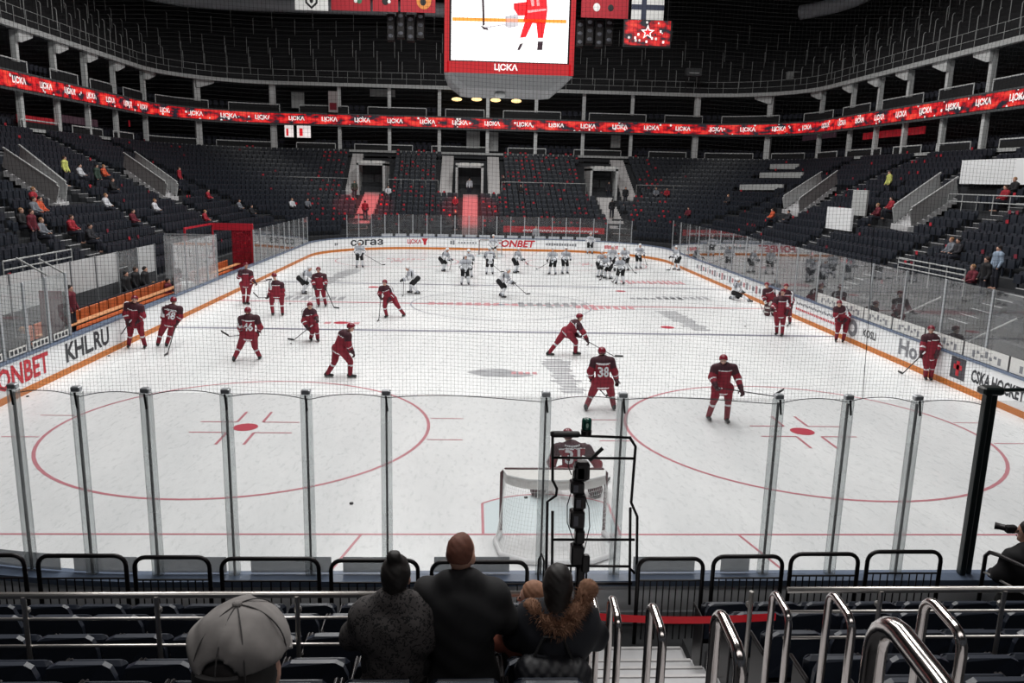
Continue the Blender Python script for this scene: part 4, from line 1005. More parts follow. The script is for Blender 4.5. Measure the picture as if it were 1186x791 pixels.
for (x, y, z), lab in zip([(.68, -7.97, 3.35), (.72, -8.7, 3.75), (.66, -9.72, 4.29)], ('slim chrome hoop handrail farthest down the seat side of the stair', 'chrome hoop handrail partly behind the biggest hoop', 'chrome hoop handrail beside the seats past the biggest hoop')): hoop(x, y, z, lab)
# three-rail fences across the rows
def fence(lab, x0, x1, px, va, pts_u):
    r = thing('guard_rail', lab, 'guard rail', ((x0+x1)/2, -7.6, 1.8))
    for v, rr in va:
        z = ony(px, v, -7.6)[2]; g = MB(); g.tube([(x0, -7.6, z), (x1, -7.6, z)], rr, 8); g.build('rail', mRailSteel, r, smooth=True)
    zt = ony(px, va[0][0], -7.6)[2]
    for u in pts_u:
        x = ony(u, 700, -7.6)[0]; g = MB(); g.tube([(x, -7.62, 1.8), (x, -7.62, zt)], .018, 8); g.box((x, -7.6, zt-.12), (.05, .05, .05), 0, 0, .012); p_ = g.build('upright', mRailSteel, r, smooth=False)
fence('long three-bar steel guard rail crossing the seats on the capped man\'s side', -8.5, -.72, 240, ((689, .024), (716, .012), (747, .012)), (30, 183, 345, 480))
fence('three-bar steel guard rail crossing the seats on the photographer side of the stair', .95, 7., 1020, ((683, .024), (708, .012), (738, .012)), (868, 1017, 1159))
g = MB(); a = (-.5, -7.36, ony(693, 714, -7.36)[2]); b = (.9, -7.55, ony(797, 711, -7.5)[2])
pts = [Vector(a).lerp(Vector(b), t)-Vector((0, 0, .03*math.sin(PI*t))) for t in lsp(0, 1, 10)]
g.strip([p+Vector((0, 0, .03)) for p in pts], [p-Vector((0, 0, .03)) for p in pts]); g.strip([p+Vector((0, .004, .03)) for p in pts], [p+Vector((0, .004, -.03)) for p in pts])
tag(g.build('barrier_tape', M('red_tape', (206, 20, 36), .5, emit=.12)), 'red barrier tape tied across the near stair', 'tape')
# black crowd barriers behind the near boards
BY = -4.75
BAR = [(-60, 30), (40, 148), (152, 245), (253, 372), (380, 487), (497, 614), (737, 818), (824, 910), (914, 998), (1003, 1094)]
BN = ['at the far end of the row, cut by the picture edge', 'second from the end of the row beside the capped man', 'third in the row, above the grey cap', 'fourth in the row, between cap and bun', 'fifth in the row, behind the woman with a bun', 'sixth in the row, behind the red-haired man', 'first past the camera tower', 'second past the camera tower', 'third past the camera tower', 'last in the row, before the dark glass post']
for (u0, u1), lab in zip(BAR, BN):
    vt = 643+8*min(1, max(0, (u0)/500)) if u0 < 620 else 647-8*(u0-737)/266
    a, b = ony(u0+3, vt, BY), ony(u1-3, vt, BY); zt = (a[2]+b[2])/2; zb = .89; c = .12
    r = thing('crowd_barrier', 'black steel crowd barrier, '+lab, 'barrier', ((a[0]+b[0])/2, BY, zb), 'crowd barriers along the near boards')
    pts = [(a[0], BY, zb)]+[(a[0]+c-c*math.cos(t), BY, zt-c+c*math.sin(t)) for t in lsp(0, PI/2, 5)]+[(b[0]-c+c*math.sin(t), BY, zt-c+c*math.cos(t)) for t in lsp(0, PI/2, 5)]+[(b[0], BY, zb)]
    g = MB(); g.tube(pts, .024, 8); g.build('frame', mBlackMetal, r, smooth=True)
    zr = zt-.27; g = MB(); g.tube([(a[0], BY, zr), (b[0], BY, zr)], .012, 6); g.build('crossbar', mBlackMetal, r)
    n = 10
    for k in range(1, n):
        x = a[0]+(b[0]-a[0])*k/n; g = MB(); g.tube([(x, BY, zb+.05), (x, BY, zr)], .008, 5); g.build('upright_bar', mBlackMetal, r)
q = ony(1143, 634, -4.8); q2 = np.array([q[0]+.02, -6.1, q[2]+.18])
r = thing('guard_rail', 'dark tubular guard rail beside the photographer in black', 'guard rail', (q[0], -5.3, .89))
g = MB(); g.tube([(q[0], -4.8, .89), (q[0], -4.8, q[2]-.1), (q[0], -4.86, q[2]-.03), (q[0]+.02, -5.0, q[2]), tuple(q2), (q2[0], q2[1]-.05, 1.2)], .024, 8); g.build('top_rail', mBlackMetal, r, smooth=True)
g = MB(); g.tube([(q[0], -4.8, q[2]-.3), (q2[0], q2[1], q2[2]-.3)], .015, 6); g.build('middle_rail', mRailSteel, r)
# dull boarding between concourse and rink
g = MB(); g.box((0, -4.32, .55), (26, .05, 1.0)); tag(g.build('trim_4', M('grey_boarding', (150, 152, 156), .7)), kind='structure')

# ---- cage frame with the robotic camera tower and goal lamp
CY = -4.42
def C2(u, v): return tuple(ony(u, v, CY))
r = thing('camera_cage', 'tall black tubular frame round the camera tower behind the near goal', 'frame', (ony(685, 690, CY)[0], CY, .89))
def tubes(name, paths, rad=.02, parent=r, mat=mBlackMetal, n=7):
    for P in paths: g = MB(); g.tube([C2(*p) for p in P], rad, n); g.build(name, mat, parent, smooth=True)
tubes('post', [[(640, 500), (640, 556), (645, 566), (644, 574), (634, 581), (632, 700)], [(729, 506), (736, 517), (731, 582), (738, 598), (737, 700)], [(640, 592), (639, 700)], [(730, 588), (729, 700)]], .017)
tubes('crossbar', [[(638, 503), (731, 507)], [(640, 530), (735, 531)], [(640, 625), (735, 625)], [(639, 655), (728, 656), (735, 664)], [(650, 676), (732, 676)]], .016)
tubes('cable_loop', [[(625, 700), (623, 665), (624, 648), (627, 640), (630, 650), (629, 690)]], .012)
r2 = thing('goal_lamp', 'dark green goal lamp standing on the cage top bar', 'lamp', C2(679, 503))
p = C2(679, 503); g = MB(); g.lathe(p, [(.06, 0), (.062, .05), (.05, .06)], 14); g.build('lamp_base', mBlackMetal, r2)
g = MB(); g.lathe((p[0], p[1], p[2]+.06), [(.05, 0), (.058, .01), (.058, .1), (.05, .125), (.02, .135)], 16); g.build('lamp_lens', M('dark_green_lens', (18, 74, 62), .25), r2, smooth=True)
g = MB(); g.sphere((p[0], p[1]-.056, p[2]+.12), (.016, .008, .03), 8, 6); g.build('glint', M('painted_glint', (190, 226, 210), .2), r2)  # painted highlight on the lens
r3 = thing('camera_tower', 'black robotic camera tower with cables inside the tubular frame', 'camera tower', C2(670, 700))
def Z_(v): return C2(670, v)[2]
X_ = C2(670, 600)[0]
stack = [(700, 655, .10), (652, 630, .15), (628, 612, .11), (610, 590, .17), (588, 572, .14), (570, 556, .16), (554, 538, .13)]
for k, (v0, v1, w) in enumerate(stack):
    z0, z1 = Z_(v0), Z_(v1); g = MB(); xx = C2(670+(-2 if k % 2 else 1), (v0+v1)/2)[0]
    g.box((xx, CY, (z0+z1)/2), (w, .16, z1-z0), 0, 0, .02); o = g.build('housing', mBlackMetal, r3)
    if k in (3, 4, 5): g = MB(); g.box((xx-.02, CY-.085, (z0+z1)/2), (.05, .012, (z1-z0)*.55)); g.build('pale_label', mDuct, o)
    g = MB(); g.lathe((xx, CY, z1-.01), [(.05, 0), (.05, .03)], 10); g.build('collar', mSeam, r3)
tubes('cable', [[(664, 625), (657, 605), (657, 585), (663, 565), (664, 545)], [(676, 640), (683, 610), (682, 588), (676, 570), (675, 545)], [(662, 550), (658, 540), (660, 525)]], .006, r3, mSeam, 5)
for sx in (-1, 1): tubes('leg', [[(670+sx*4, 640), (670+sx*9, 658), (670+sx*9, 700)]], .012, r3)
g = MB(); z0, z1 = Z_(520), Z_(500); g.box((C2(674, 545)[0], CY, (Z_(556)+Z_(534))/2), (.17, .16, Z_(534)-Z_(556)), 0, 0, .03); g.build('camera_head', mBlackMetal, r3)
g = MB(); g.box((C2(655, 504)[0], CY+.03, Z_(504)), (.34, .1, .055), 0, 0, .015); g.build('mount_bar', mSeam, r)
g = MB(); g.bar(C2(683, 533), C2(698, 519), .03, .035); g.build('antenna_arm', mSeam, r3)
g = MB(); z0 = Z_(660); g.box((C2(677, 650)[0], CY-.05, (Z_(660)+Z_(640))/2), (.1, .09, Z_(640)-Z_(660)), 0, 0, .02); g.build('battery_pack', mBlackMetal, r3)

# ---- goals
def goal(y, d, lab):      # d: direction (in y) from the mouth to the back of the cage
    r = thing('hockey_goal', lab, 'goal', (0, y+d*.5, 0)); w, h = .915, 1.22
    P = [(-w, y, .0), (-w, y, h-.06), (-w+.06, y, h), (w-.06, y, h), (w, y, h-.06), (w, y, .0)]
    g = MB(); g.tube(P, .03, 10); g.build('goal_mouth_frame', mGoalRed, r, smooth=True)
    Bp = [(-w, y, .05), (-w-.1, y+d*.35, .05), (-w-.02, y+d*.85, .05), (-.55, y+d*1.1, .05), (0, y+d*1.14, .05), (.55, y+d*1.1, .05), (w+.02, y+d*.85, .05), (w+.1, y+d*.35, .05), (w, y, .05)]
    g = MB(); g.tube(Bp, .05, 8); g.build('base_padding', mWhite, r, smooth=True)
    Tp = [(-w+.03, y, h), (-w+.08, y+d*.3, h), (-.5, y+d*.5, h), (0, y+d*.53, h), (.5, y+d*.5, h), (w-.08, y+d*.3, h), (w-.03, y, h)]
    g = MB(); g.tube(Tp, .018, 8); g.build('top_frame', mTwine, r, smooth=True)
    def interp(Q, t): 
        t = t*(len(Q)-1); i = min(int(t), len(Q)-2); return Vector(Q[i]).lerp(Vector(Q[i+1]), t-i)
    n = MB(); global net; keep = net; net = n
    NN = 58
    for i in range(NN+1): a, b = interp(Bp, i/NN), interp(Tp, i/NN); cord([tuple(a.lerp(b, t)+Vector((0, -d*.0+d*.12*math.sin(PI*t)*.6, 0))) for t in lsp(0, 1, 5)], .0025)
    for j in range(1, 20):
        t = j/20; cord([tuple(interp(Bp, i/NN).lerp(interp(Tp, i/NN), t)+Vector((0, d*.072*math.sin(PI*t), 0))) for i in range(NN+1)], .0025)
    net = keep; n.build('goal_net', mTwine, r)
    g = MB(); V = [(x, yy, h+.004) for x, yy, z in Tp]; g.add(V, [tuple(range(len(V)))]); g.strip([interp(Tp, i/20)+Vector((0, 0, .0)) for i in range(21)], [interp(Tp, i/20).lerp(interp(Bp, i/20), .12) for i in range(21)]); g.build('top_cloth', M('white_net_cloth', (222, 222, 220), .9), r)
goal(0., -1, 'near hockey goal with white netting, seen from behind'); goal(52., 1, 'far hockey goal behind the goalkeeper in white')
# ---- pucks
PK = [((407, 583), 'puck on empty ice below the near face-off circle'), ((609, 576), 'puck inside the near goal netting'), ((126, 412), 'puck near the skater leaning on the bench-side board'), ((32, 459), 'puck by the orange kick plate near the first glass post'), ((996, 398), 'puck by the board before the lettering'), ((968, 396), 'puck at the skates of the bending player by the board'), ((336, 352), 'puck between two red skaters on the bench side'), ((863, 378), 'puck near the two players meeting at the board'), ((337, 398), 'puck in front of the crouching skater with his stick out')]
pm_ = None
for (u, v), lab in PK:
    p = onz(u, v, .0127)
    if pm_ is None: g = MB(); g.lathe((0, 0, -.0127), [(.036, 0), (.038, .002), (.038, .023), (.036, .0254)], 16); pm_ = g.mesh('puck', mSeam)
    o = bpy.data.objects.new('puck', pm_); COL.objects.link(o); o.location = (p[0], p[1], .0167); tag(o, lab, 'puck', 'pucks on the ice')

# ---- benches and boxes behind the bench-side board
def bench(lab, y0, y1, x=-15.3):
    r = thing('bench', lab, 'bench', (x, (y0+y1)/2, 0)); L = y1-y0
    g = MB(); g.box((x, (y0+y1)/2, .62), (.42, L, .06), 0, 0, .015); g.build('seat', mOrangeWood, r)
    n = int(L/.75)
    for k in range(n): g = MB(); g.box((x-.25, y0+(k+.5)*L/n, .95), (.06, L/n-.12, .5), 0, 0, .02); g.build('back_panel', mOrangeWood, r)
    g = MB(); g.box((x-.32, (y0+y1)/2, .9), (.05, L, .7)); g.build('back_rail', mNavyCloth, r)
    g = MB(); g.box((x+.35, (y0+y1)/2, .98), (.28, L, .05), 0, 0, .01); g.build('front_shelf', M('pale_orange_shelf', (214, 150, 104), .5), r)
    for k in range(4): g = MB(); g.box((x, y0+.2+(L-.4)*k/3, .3), (.36, .06, .6)); g.build('leg', mSeam, r)
bench('long orange bench where the dark-clad staff stand', 12.0, 24.2); bench('orange bench inside the red penalty box', 27.0, 33.4)
g = MB(); g.box((-15.6, 19., .06), (3.4, 30, .3)); struct('floor_bench', g, mDeck)
r = thing('penalty_box', 'red framed box with red panels at the end of the bench side', 'penalty box', (-15.4, 32.5, .2))
mRedPanel = glassmat('red_panel', .3, (.85, .3, .34), 1.3, (.62, .06, .1)); mRF = M('red_frame', (178, 24, 44), .5)
for (x, y) in ((-14.25, 34), (-16.5, 34), (-16.5, 29.5)): g = MB(); g.box((x, y, 1.7), (.14 if x > -15 else .1, .1, 3.1), 0, 0, .02); g.build('post', mRF, r)
g = MB(); g.box((-15.4, 34, 3.05), (2.2, .06, .4)); g.build('top_panel', mRF, r); g = MB(); g.bar((-16.5, 29.5, 3.2), (-16.5, 34, 3.2), .08, .1); g.build('top_beam', mRF, r)
g = MB(); g.box((-14.85, 34., 1.6), (1.15, .03, 2.5)); g.build('end_panel', mRedPanel, r)
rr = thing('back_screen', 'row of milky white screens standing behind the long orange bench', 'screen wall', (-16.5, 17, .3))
mPaleScreen = M('pale_screen', (186, 188, 190), .35, noise=.25, scale=1.2)  # plain opaque pale grey, slightly mottled
for k in range(9): y = 7.4+k*2; g = MB(); g.box((-16.5, y+.97, 2.1), (.015, 1.9, 1.25)); g.build('screen_panel', mPaleScreen if k != 7 else mGlassHazy, rr); g = MB(); g.box((-16.5, y+.97, .9), (.03, 1.9, 1.1)); g.build('kick_panel', mDarkWall, rr)
for k in range(10): g = MB(); g.box((-16.5, 7.4+k*2, 1.5), (.06, .06, 2.5)); g.build('post', mAlu, rr)
rr = thing('glass_screen', 'milky partition screen crossing the space between the two orange benches', 'glass screen', (-15.3, 26.2, .3))
g = MB(); g.box((-15.2, 26.2, 1.8), (2.3, .015, 2.6)); g.build('glass_pane', mFrost, rr)
g = MB(); g.bar((-16.3, 26.2, 3.15), (-14.05, 26.2, 3.15), .06, .06); g.build('top_rail', mAlu, rr)
g = MB(); g.box((-14.5, 23.4, .85), (.5, 1.2, .7), 0, 0, .04); r_ = thing('scorer_table', 'small white scorer desk behind the milky glass screens', 'desk', (-14.5, 23.4, .2)); g.build('table_top', mWhite, r_)
for k in (-.4, .4): g = MB(); g.box((-14.5, 23.4+k, .35), (.4, .06, .3)); g.build('leg', mSeam, r_)
r = thing('bench_gate', 'dark bench gate post with red side at the end of the near bench glass', 'gate', (-13.95, 11.75, .2))
g = MB(); g.box((-13.95, 11.75, 1.3), (.12, .12, 2.3), 0, 0, .02); g.build('post', mPostDark, r); g = MB(); g.box((-14.4, 11.8, 1.4), (.7, .05, 2.1), 0, 0, .02); g.build('gate_panel', M('dark_red_gate', (96, 26, 36), .6), r)

# ================================================================== PEOPLE
UP = np.array([0, 0, 1.])
mEye = M('eye_dark', (30, 24, 22), .3); mLip = M('lips', (176, 104, 98), .5)
mHelmR = M('dark_red_helmet', (120, 20, 40), .3); mHelmW = M('white_helmet', (226, 228, 230), .3); mVisor = glassmat('visor', .05, (.9, .93, .95))
mGloveR = M('maroon_glove', (52, 14, 24), .6); mGloveK = M('black_glove', (24, 24, 27), .6); mPad = M('white_goalie_pad', (214, 210, 206), .6)
mPadR = M('dark_pad', (70, 30, 36), .6)
TEAM = {'r': (mRed, mRedDk, mJW, mRed, mRed, mHelmR, mGloveR), 'w': (mJW, mJG, mBlackCloth, mBlackCloth, mJW, mHelmW, mGloveK)}
def head_prims(c, f, s=1.):
    c = np.asarray(c); f = unit(f); R = frame(f, UP if abs(f[2]) < .9 else np.array([0, 1, 0])); r, u = R[0], R[2]
    P = [('e', c+u*.02*s, np.array([.078, .098, .11])*s, R), ('c', c+f*.03*s-u*.06*s, c+f*.055*s-u*.085*s, .055*s, .038*s),
         ('c', c+f*.094*s+u*.005*s, c+f*.112*s-u*.025*s, .012*s, .016*s)]
    for g in (-1, 1): P.append(('e', c+r*g*.08*s-f*.008*s-u*.01*s, np.array([.012, .022, .034])*s, R))
    return P
def face_bits(parent, c, f, s=1.):
    c = np.asarray(c); f = unit(f); R = frame(f); r, u = R[0], R[2]
    for g in (-1, 1): m_ = MB(); m_.sphere(tuple(c+f*.088*s+r*g*.032*s+u*.012*s), .012*s, 8, 6); m_.build('eye', mEye, parent)
    m_ = MB(); q = c+f*.1*s-u*.058*s; m_.tube([tuple(q-r*.022*s-f*.006), tuple(q+f*.002), tuple(q+r*.022*s-f*.006)], .006*s, 6); m_.build('mouth', mLip, parent)
def hand_prims(w, d, side, s=1., curl=.6):
    """wrist w, forearm direction d, side vector (thumb side): palm, four unequal fingers, thumb"""
    d = unit(d); t = unit(side-d*np.dot(side, d)); n = np.cross(d, t); P = [('e', w+d*.05*s, np.array([.042, .05, .022])*s, np.stack([t, d, n]))]
    for k, L in enumerate((.066, .075, .07, .054)):
        b = w+d*.088*s+t*(.03-.02*k)*s; m1 = b+unit(d*(1-curl*.5)+n*curl)*L*.55*s; e = m1+unit(d*(1-curl*1.3)+n*curl*1.2)*L*.5*s
        P += [('c', b, m1, .0105*s, .0095*s), ('c', m1, e, .0095*s, .008*s)]
    b = w+d*.03*s+t*.036*s; m1 = b+unit(t+d*.6+n*.4)*.035*s; P += [('c', b, m1, .013*s, .011*s), ('c', m1, m1+unit(d+n*.8)*.03*s, .011*s, .009*s)]
    return P
def box_stick(name_lab, top, heel, blade, parent=None, goalie=False, grp=None):
    top, heel, blade = [np.asarray(q, float) for q in (top, heel, blade)]
    r = thing('hockey_stick', name_lab, 'hockey stick', (heel[0], heel[1], max(0, heel[2]-.03)))
    g = MB(); g.bar(top, heel, .03 if not goalie else .034, .022); 
    if goalie: g.bar(heel+(top-heel)*.02, heel+(top-heel)*.45, .03, .08)
    g.build('shaft', mStickM if not goalie else mJW, r)
    d = unit(blade-heel); L = .3; g = MB(); e = heel+d*L; n = unit(np.cross(d, UP)); q = [heel+UP*.06, heel+UP*-.012, e+UP*-.01+n*.02, e+UP*.05+n*.02]
    g.add([tuple(p-n*.008) for p in q]+[tuple(p+n*.008) for p in q], [(0, 1, 2, 3), (7, 6, 5, 4), (0, 4, 5, 1), (1, 5, 6, 2), (2, 6, 7, 3), (3, 7, 4, 0)]); g.build('blade', mStickM, r)
    g = MB(); g.bar(top, top+(heel-top)*.1, .036, .028); g.build('grip_tape', mJW, r); return r
def player(lab, team, J, f, number=None, vox=.03, near=False, goalie=False):
    """J: joints in metres (H head, N neck, S/E/W shoulder elbow wrist, P/K/A hip knee ankle; index 0 and 1 sides); f facing"""
    mj, my, ms, mp, mk, mh, mgv = TEAM[team]; f = unit(f); A = [np.asarray(a) for a in J['A']]
    gz = (A[0]+A[1])/2; r = thing('hockey_player', lab, 'person', (gz[0], gz[1], 0.))
    S, E, W, P, K = [[np.asarray(a) for a in J[k]] for k in 'SEWPK']; H = np.asarray(J['H']); hf = unit(J.get('hf', f)); ch = (S[0]+S[1])/2; pe = (P[0]+P[1])/2; ax = unit(ch-pe); nk = J.get('N', ch+ax*.07)
    # body
    pr = head_prims(H, hf)+[('c', nk, H-UP*.05, .055, .052), ('c', pe, ch, .13, .15), ('c', S[0], S[1], .07, .07)]
    for i in (0, 1):
        pr += [('c', S[i], E[i], .05, .042), ('c', E[i], W[i], .04, .03), ('e', W[i]+unit(W[i]-E[i])*.05, np.array([.04, .055, .03]), frame(W[i]-E[i]) if abs(unit(W[i]-E[i])[2]) < .95 else np.eye(3)),
               ('c', P[i], K[i], .075, .055), ('c', K[i], A[i], .05, .035)]
    blob_obj('body', pr, vox if near else .04, mSkin, r, .03)
    if near: face_bits(r, H, hf)
    # jersey
    w = unit(S[1]-S[0]); pr = [('c', pe+ax*.0, ch-ax*.02, .185, .20), ('c', S[0], S[1], .112, .112), ('c', pe-w*.07-ax*.05, pe+w*.07-ax*.05, .155, .155)]
    n0 = len(pr)
    for i in (0, 1): pr += [('c', S[i], E[i], .115, .092), ('c', E[i], W[i]-unit(W[i]-E[i])*.04, .092, .072)]
    Lt = np.linalg.norm(ch-pe)
    def mf(b, t, C):
        o = np.zeros(len(b), int); tt = (C-pe)@ax/Lt
        tor = b < 3
        yk = .93 if not goalie else 1.02; o[tor & (tt > yk)] = 1; o[tor & (tt > yk-.045) & (tt < yk)] = 2; o[tor & (tt < -.2) & (tt > -.27)] = 2
        ua = (b >= n0) & ((b-n0) % 2 == 0); fa = (b >= n0) & ((b-n0) % 2 == 1); o[ua & (t < .6)] = 1; o[ua & (t < .95) & (np.abs((C-ch)@f) < .028)] = 2; o[fa & (t > .2) & (t < .34)] = 2; o[fa & (t > .75)] = 1
        return o
    jer = blob_obj('jersey', pr, vox, [mj, my, ms], r, .05, mf)
    pr = [('c', P[0], P[1], .155, .155)]
    for i in (0, 1): pr.append(('c', P[i], P[i]+(K[i]-P[i])*.9, .135, .105))
    blob_obj('hockey_pants', pr, vox, [mp, ms], r, .05, lambda b, t, C: b*0)
    for i in (0, 1):
        d = A[i]-K[i]
        if goalie:
            fw = f; g = MB(); R_ = frame(fw); blob_obj('leg_pad', [('c', K[i]+UP*.12+fw*.06, A[i]+fw*.08+UP*.02, .14, .15)], vox, [mPadR if team == 'r' else mPad, mPad], r, .03, lambda b, t, C: (((t*6).astype(int) % 3) == 1).astype(int))
        else:
            blob_obj('sock', [('c', K[i], A[i]-d*.05, .088, .07)], min(vox, .026), [mk, ms if team == 'r' else my], r, .02, lambda b, t, C: ((t > .2) & (t < .33)).astype(int) if team == 'r' else (t > .8).astype(int))
        ff = unit(J['foot'][i]) if 'foot' in J else f; toe = A[i]+ff*.17; toe[2] = max(A[i][2]-.03, .06)
        sk = blob_obj('skate', [('c', A[i]+UP*.04, A[i]-UP*.02-ff*.04, .058, .052), ('c', A[i]-UP*.02-ff*.05, toe, .05, .042)], .02, mBoot, r, .03)
        g = MB(); p0, p1 = A[i]-ff*.1, toe+ff*.03; zb = max(min(A[i][2], toe[2])-.1, .0); g.bar((p0[0], p0[1], zb+.014), (p1[0], p1[1], zb+.014), .008, .028); g.bar((p0[0]+ff[0]*.05, p0[1]+ff[1]*.05, zb+.04), (p1[0]-ff[0]*.06, p1[1]-ff[1]*.06, zb+.04), .02, .03, 1); g.build('blade', [mRailSteel, mJW], sk)
        d = unit(W[i]-E[i]); sd = np.cross(d, UP); sd = sd if np.linalg.norm(sd) > .2 else w; s_ = 1.45
        pr = [('c', W[i]-d*.06, W[i]+d*.03, .062, .058)]+hand_prims(W[i]+d*.01, d, sd*(1 if i else -1), s_, .9)
        blob_obj('glove', pr, .016 if near else .024, mgv if not goalie else mPad, r, .008)
    # helmet: shell cut at the brow, with a clear visor
    R = frame(hf); u = R[2]; c = H+u*.03
    pr = [('e', c+hf*-.005, np.array([.112, .135, .125]), R)]
    blob_obj('helmet', pr, .018 if near else .026, [mh, mSeam], r, .01, lambda b, t, C: (((C-c)@u) < -.035).astype(int), cut=lambda G: np.maximum(-((G-c)@u)-.06, ((G-c)@hf)*.8-((G-c)@u)-.045))
    if near:
        g = MB(); q = []
        for k in range(9):
            a = -.9+1.8*k/8; q.append(c+hf*.125*math.cos(a)+R[0]*.118*math.sin(a))
        g.strip([p+u*.02 for p in q], [p-u*.055+hf*.01 for p in q]); g.build('visor', mVisor, r)
    if number:
        me = jer.data; off = np.array(base(jer)); bv = BVHTree.FromPolygons([tuple(np.array(v.co)+off) for v in me.vertices], [tuple(p.vertices) for p in me.polygons])
        V, F = text_mesh(number); sz = V.max(0)-V.min(0); hh = .28; ww = .15*len(number); bx = -f; X = unit(np.cross(f, ax)); Yv = ax; ctr = pe+ax*(Lt*(.56 if not goalie else .8))
        fi = V/sz*np.array([ww, hh]); front = []
        hits = 0
        for a, b in fi:
            p = ctr+X*a+Yv*b+bx*.6; h = bv.ray_cast(Vector(p), Vector(-bx), 1.2)[0]; 
            if h is not None: front.append(np.array(h)+bx*.016); hits += 1
            else: front.append(ctr+X*a+Yv*b+bx*.2)
        g = MB(); g.add(front+[p-bx*.012 for p in front], F+[]); g.build('jersey_number', mJW, jer)
        g = MB()
        for k in range(9):
            a = (k-4)*.034; p = ctr+X*a+Yv*.2+bx*.6; h = bv.ray_cast(Vector(p), Vector(-bx), 1.2)[0]
            if h is not None: g.box(tuple(np.array(h)+bx*.004), (.024, .02, .03 if k % 2 else .036))
        if g.v: g.build('name_strip', mJW, jer)
    return r
def px_player(lab, team, px, f, number=None, foot=None, dy=None, stick=None, slab=None, near=True, goalie=False, vox=None, hf=None, blade=None):
    """px: joint pixels measured on the photograph, set on the skater's own depth"""
    A = [onz(*a, .1) for a in px['A']]; y0 = (A[0][1]+A[1][1])/2; dy = dy or {}; J = {}
    for i in (0, 1):
        if abs(A[i][1]-y0) > .55: A[i] = ony(*px['A'][i], y0+.55*np.sign(A[i][1]-y0)); A[i][2] = max(A[i][2], .1)
    for k in 'SEWPK':
        d = dy.get(k, 0); d = d if isinstance(d, tuple) else (d, d)
        J[k] = [ony(*px[k][i], y0+d[i]) for i in (0, 1)]
    J['A'] = A; d = dy.get('H', 0); J['H'] = ony(*px['H'], y0+d)
    fv = np.array(f, float)
    fv = np.array([fv[0], fv[1], 0]) if len(fv) == 2 else fv
    if hf is not None: J['hf'] = hf
    if foot: J['foot'] = foot
    r = player(lab, team, J, fv, number, vox or .028, near, goalie)
    if stick:
        i, tip = stick[0], stick[1]; w = J['W'][i]; d = unit(w-J['E'][i]); hand = w+d*.07
        if len(tip) == 3: heel = ony(tip[0], tip[1], y0+tip[2])
        else: heel = onz(*tip, .03)
        top = hand-unit(heel-hand)*.28
        if 'hands' in (stick[2] if len(stick) > 2 else ''): top = J['W'][1-i]+unit(J['W'][1-i]-J['E'][1-i])*.05
        hd = heel-hand; hd[2] = 0; b = heel+unit(hd) if blade is None else (onz(*blade, .03) if len(blade) == 2 else ony(blade[0], blade[1], y0+blade[2]))
        box_stick(slab, top, heel, b)
    return r
FR, BK, LF, RT = (0, -1), (0, 1), (-1, 0), (1, 0)
px_player('skater in dark red leaning on his knees beside the bench-side board', 'r', dict(H=(156, 347), S=[(147.5, 353), (163, 356)], E=[(145, 364), (166, 366)], W=[(148, 373), (160, 372)], P=[(151, 374), (161, 374)], K=[(151, 386), (164, 386)], A=[(149, 399.5), (168, 400)]), (.2, -1), dy=dict(H=-.3, S=-.2, E=-.25, W=-.3, K=-.12), stick=(0, (132, 399)), slab='hockey stick of the skater leaning beside the bench-side board')
px_player('skater in dark red number 48, back turned, beside the bench-side board', 'r', dict(H=(201, 348.5), S=[(191, 357), (208, 358)], E=[(189, 367), (209, 367)], W=[(190, 372), (205, 373.6)], P=[(192, 373), (201.5, 373)], K=[(186, 386.5), (197, 386.5)], A=[(183, 398), (193, 398.6)]), (-.25, 1), '48', dy=dict(H=.08, W=(.2, -.05), K=.06), stick=(1, (194, 410)), slab='hockey stick reaching toward the camera from skater number 48')
px_player('upright red skater with one arm out beside the bench-side orange kick plate', 'r', dict(H=(285, 307.6), S=[(279, 315), (290, 316)], E=[(276.5, 321), (292, 323)], W=[(279, 317), (295, 326.5)], P=[(281, 329), (289, 329)], K=[(282, 339), (288, 339)], A=[(282.5, 350), (286.5, 350)]), (.7, -.7), dy=dict(E=-.1, W=-.2), stick=(1, (308, 325, -.3)), slab='hockey stick held level by the upright skater beside the kick plate', blade=(318, 323, -.3))
px_player('red skater seen from behind with a thin white hem stripe, standing apart', 'r', dict(H=(317.5, 319.7), S=[(314.5, 328), (326, 329.6)], E=[(313.5, 336), (327.5, 336.5)], W=[(310.7, 343), (326, 341)], P=[(315.6, 341), (325.8, 341)], K=[(314.7, 351), (326.4, 351)], A=[(316, 363), (327.2, 363)]), (-.4, .9), dy=dict(W=.1), stick=(0, (299, 344.8, .25)), slab='short-looking hockey stick held out by the skater standing apart with a white hem stripe', blade=(295, 341, .25))
px_player('skater in dark red number 46, legs spread, back turned to the camera', 'r', dict(H=(287, 360.7), S=[(279.6, 369), (297, 368.5)], E=[(278, 379), (301.6, 379)], W=[(280, 386.5), (299.5, 383.5)], P=[(283, 388), (293.5, 388.6)], K=[(277, 403), (295.5, 402.5)], A=[(271, 415.5), (300.8, 413)]), (-.1, 1), '46', dy=dict(W=.2, E=.05, K=.1), stick=(0, (265, 389.5, .35)), slab='hockey stick held out sideways by skater number 46', blade=(259, 386, .35))
px_player('crouching red skater facing the camera with his stick reaching to the ice', 'r', dict(H=(359, 354.6), S=[(353.5, 361), (363, 361.5)], E=[(351.7, 372), (366, 367.5)], W=[(355.5, 379), (366.8, 369)], P=[(357.3, 376), (363.8, 376)], K=[(362, 384), (367, 383)], A=[(360, 391.5), (368, 392.3)]), (.35, -.9), dy=dict(H=-.25, S=-.15, E=-.25, W=-.35, K=-.15), stick=(0, (340, 394)), slab='hockey stick of the crouching skater facing the camera')
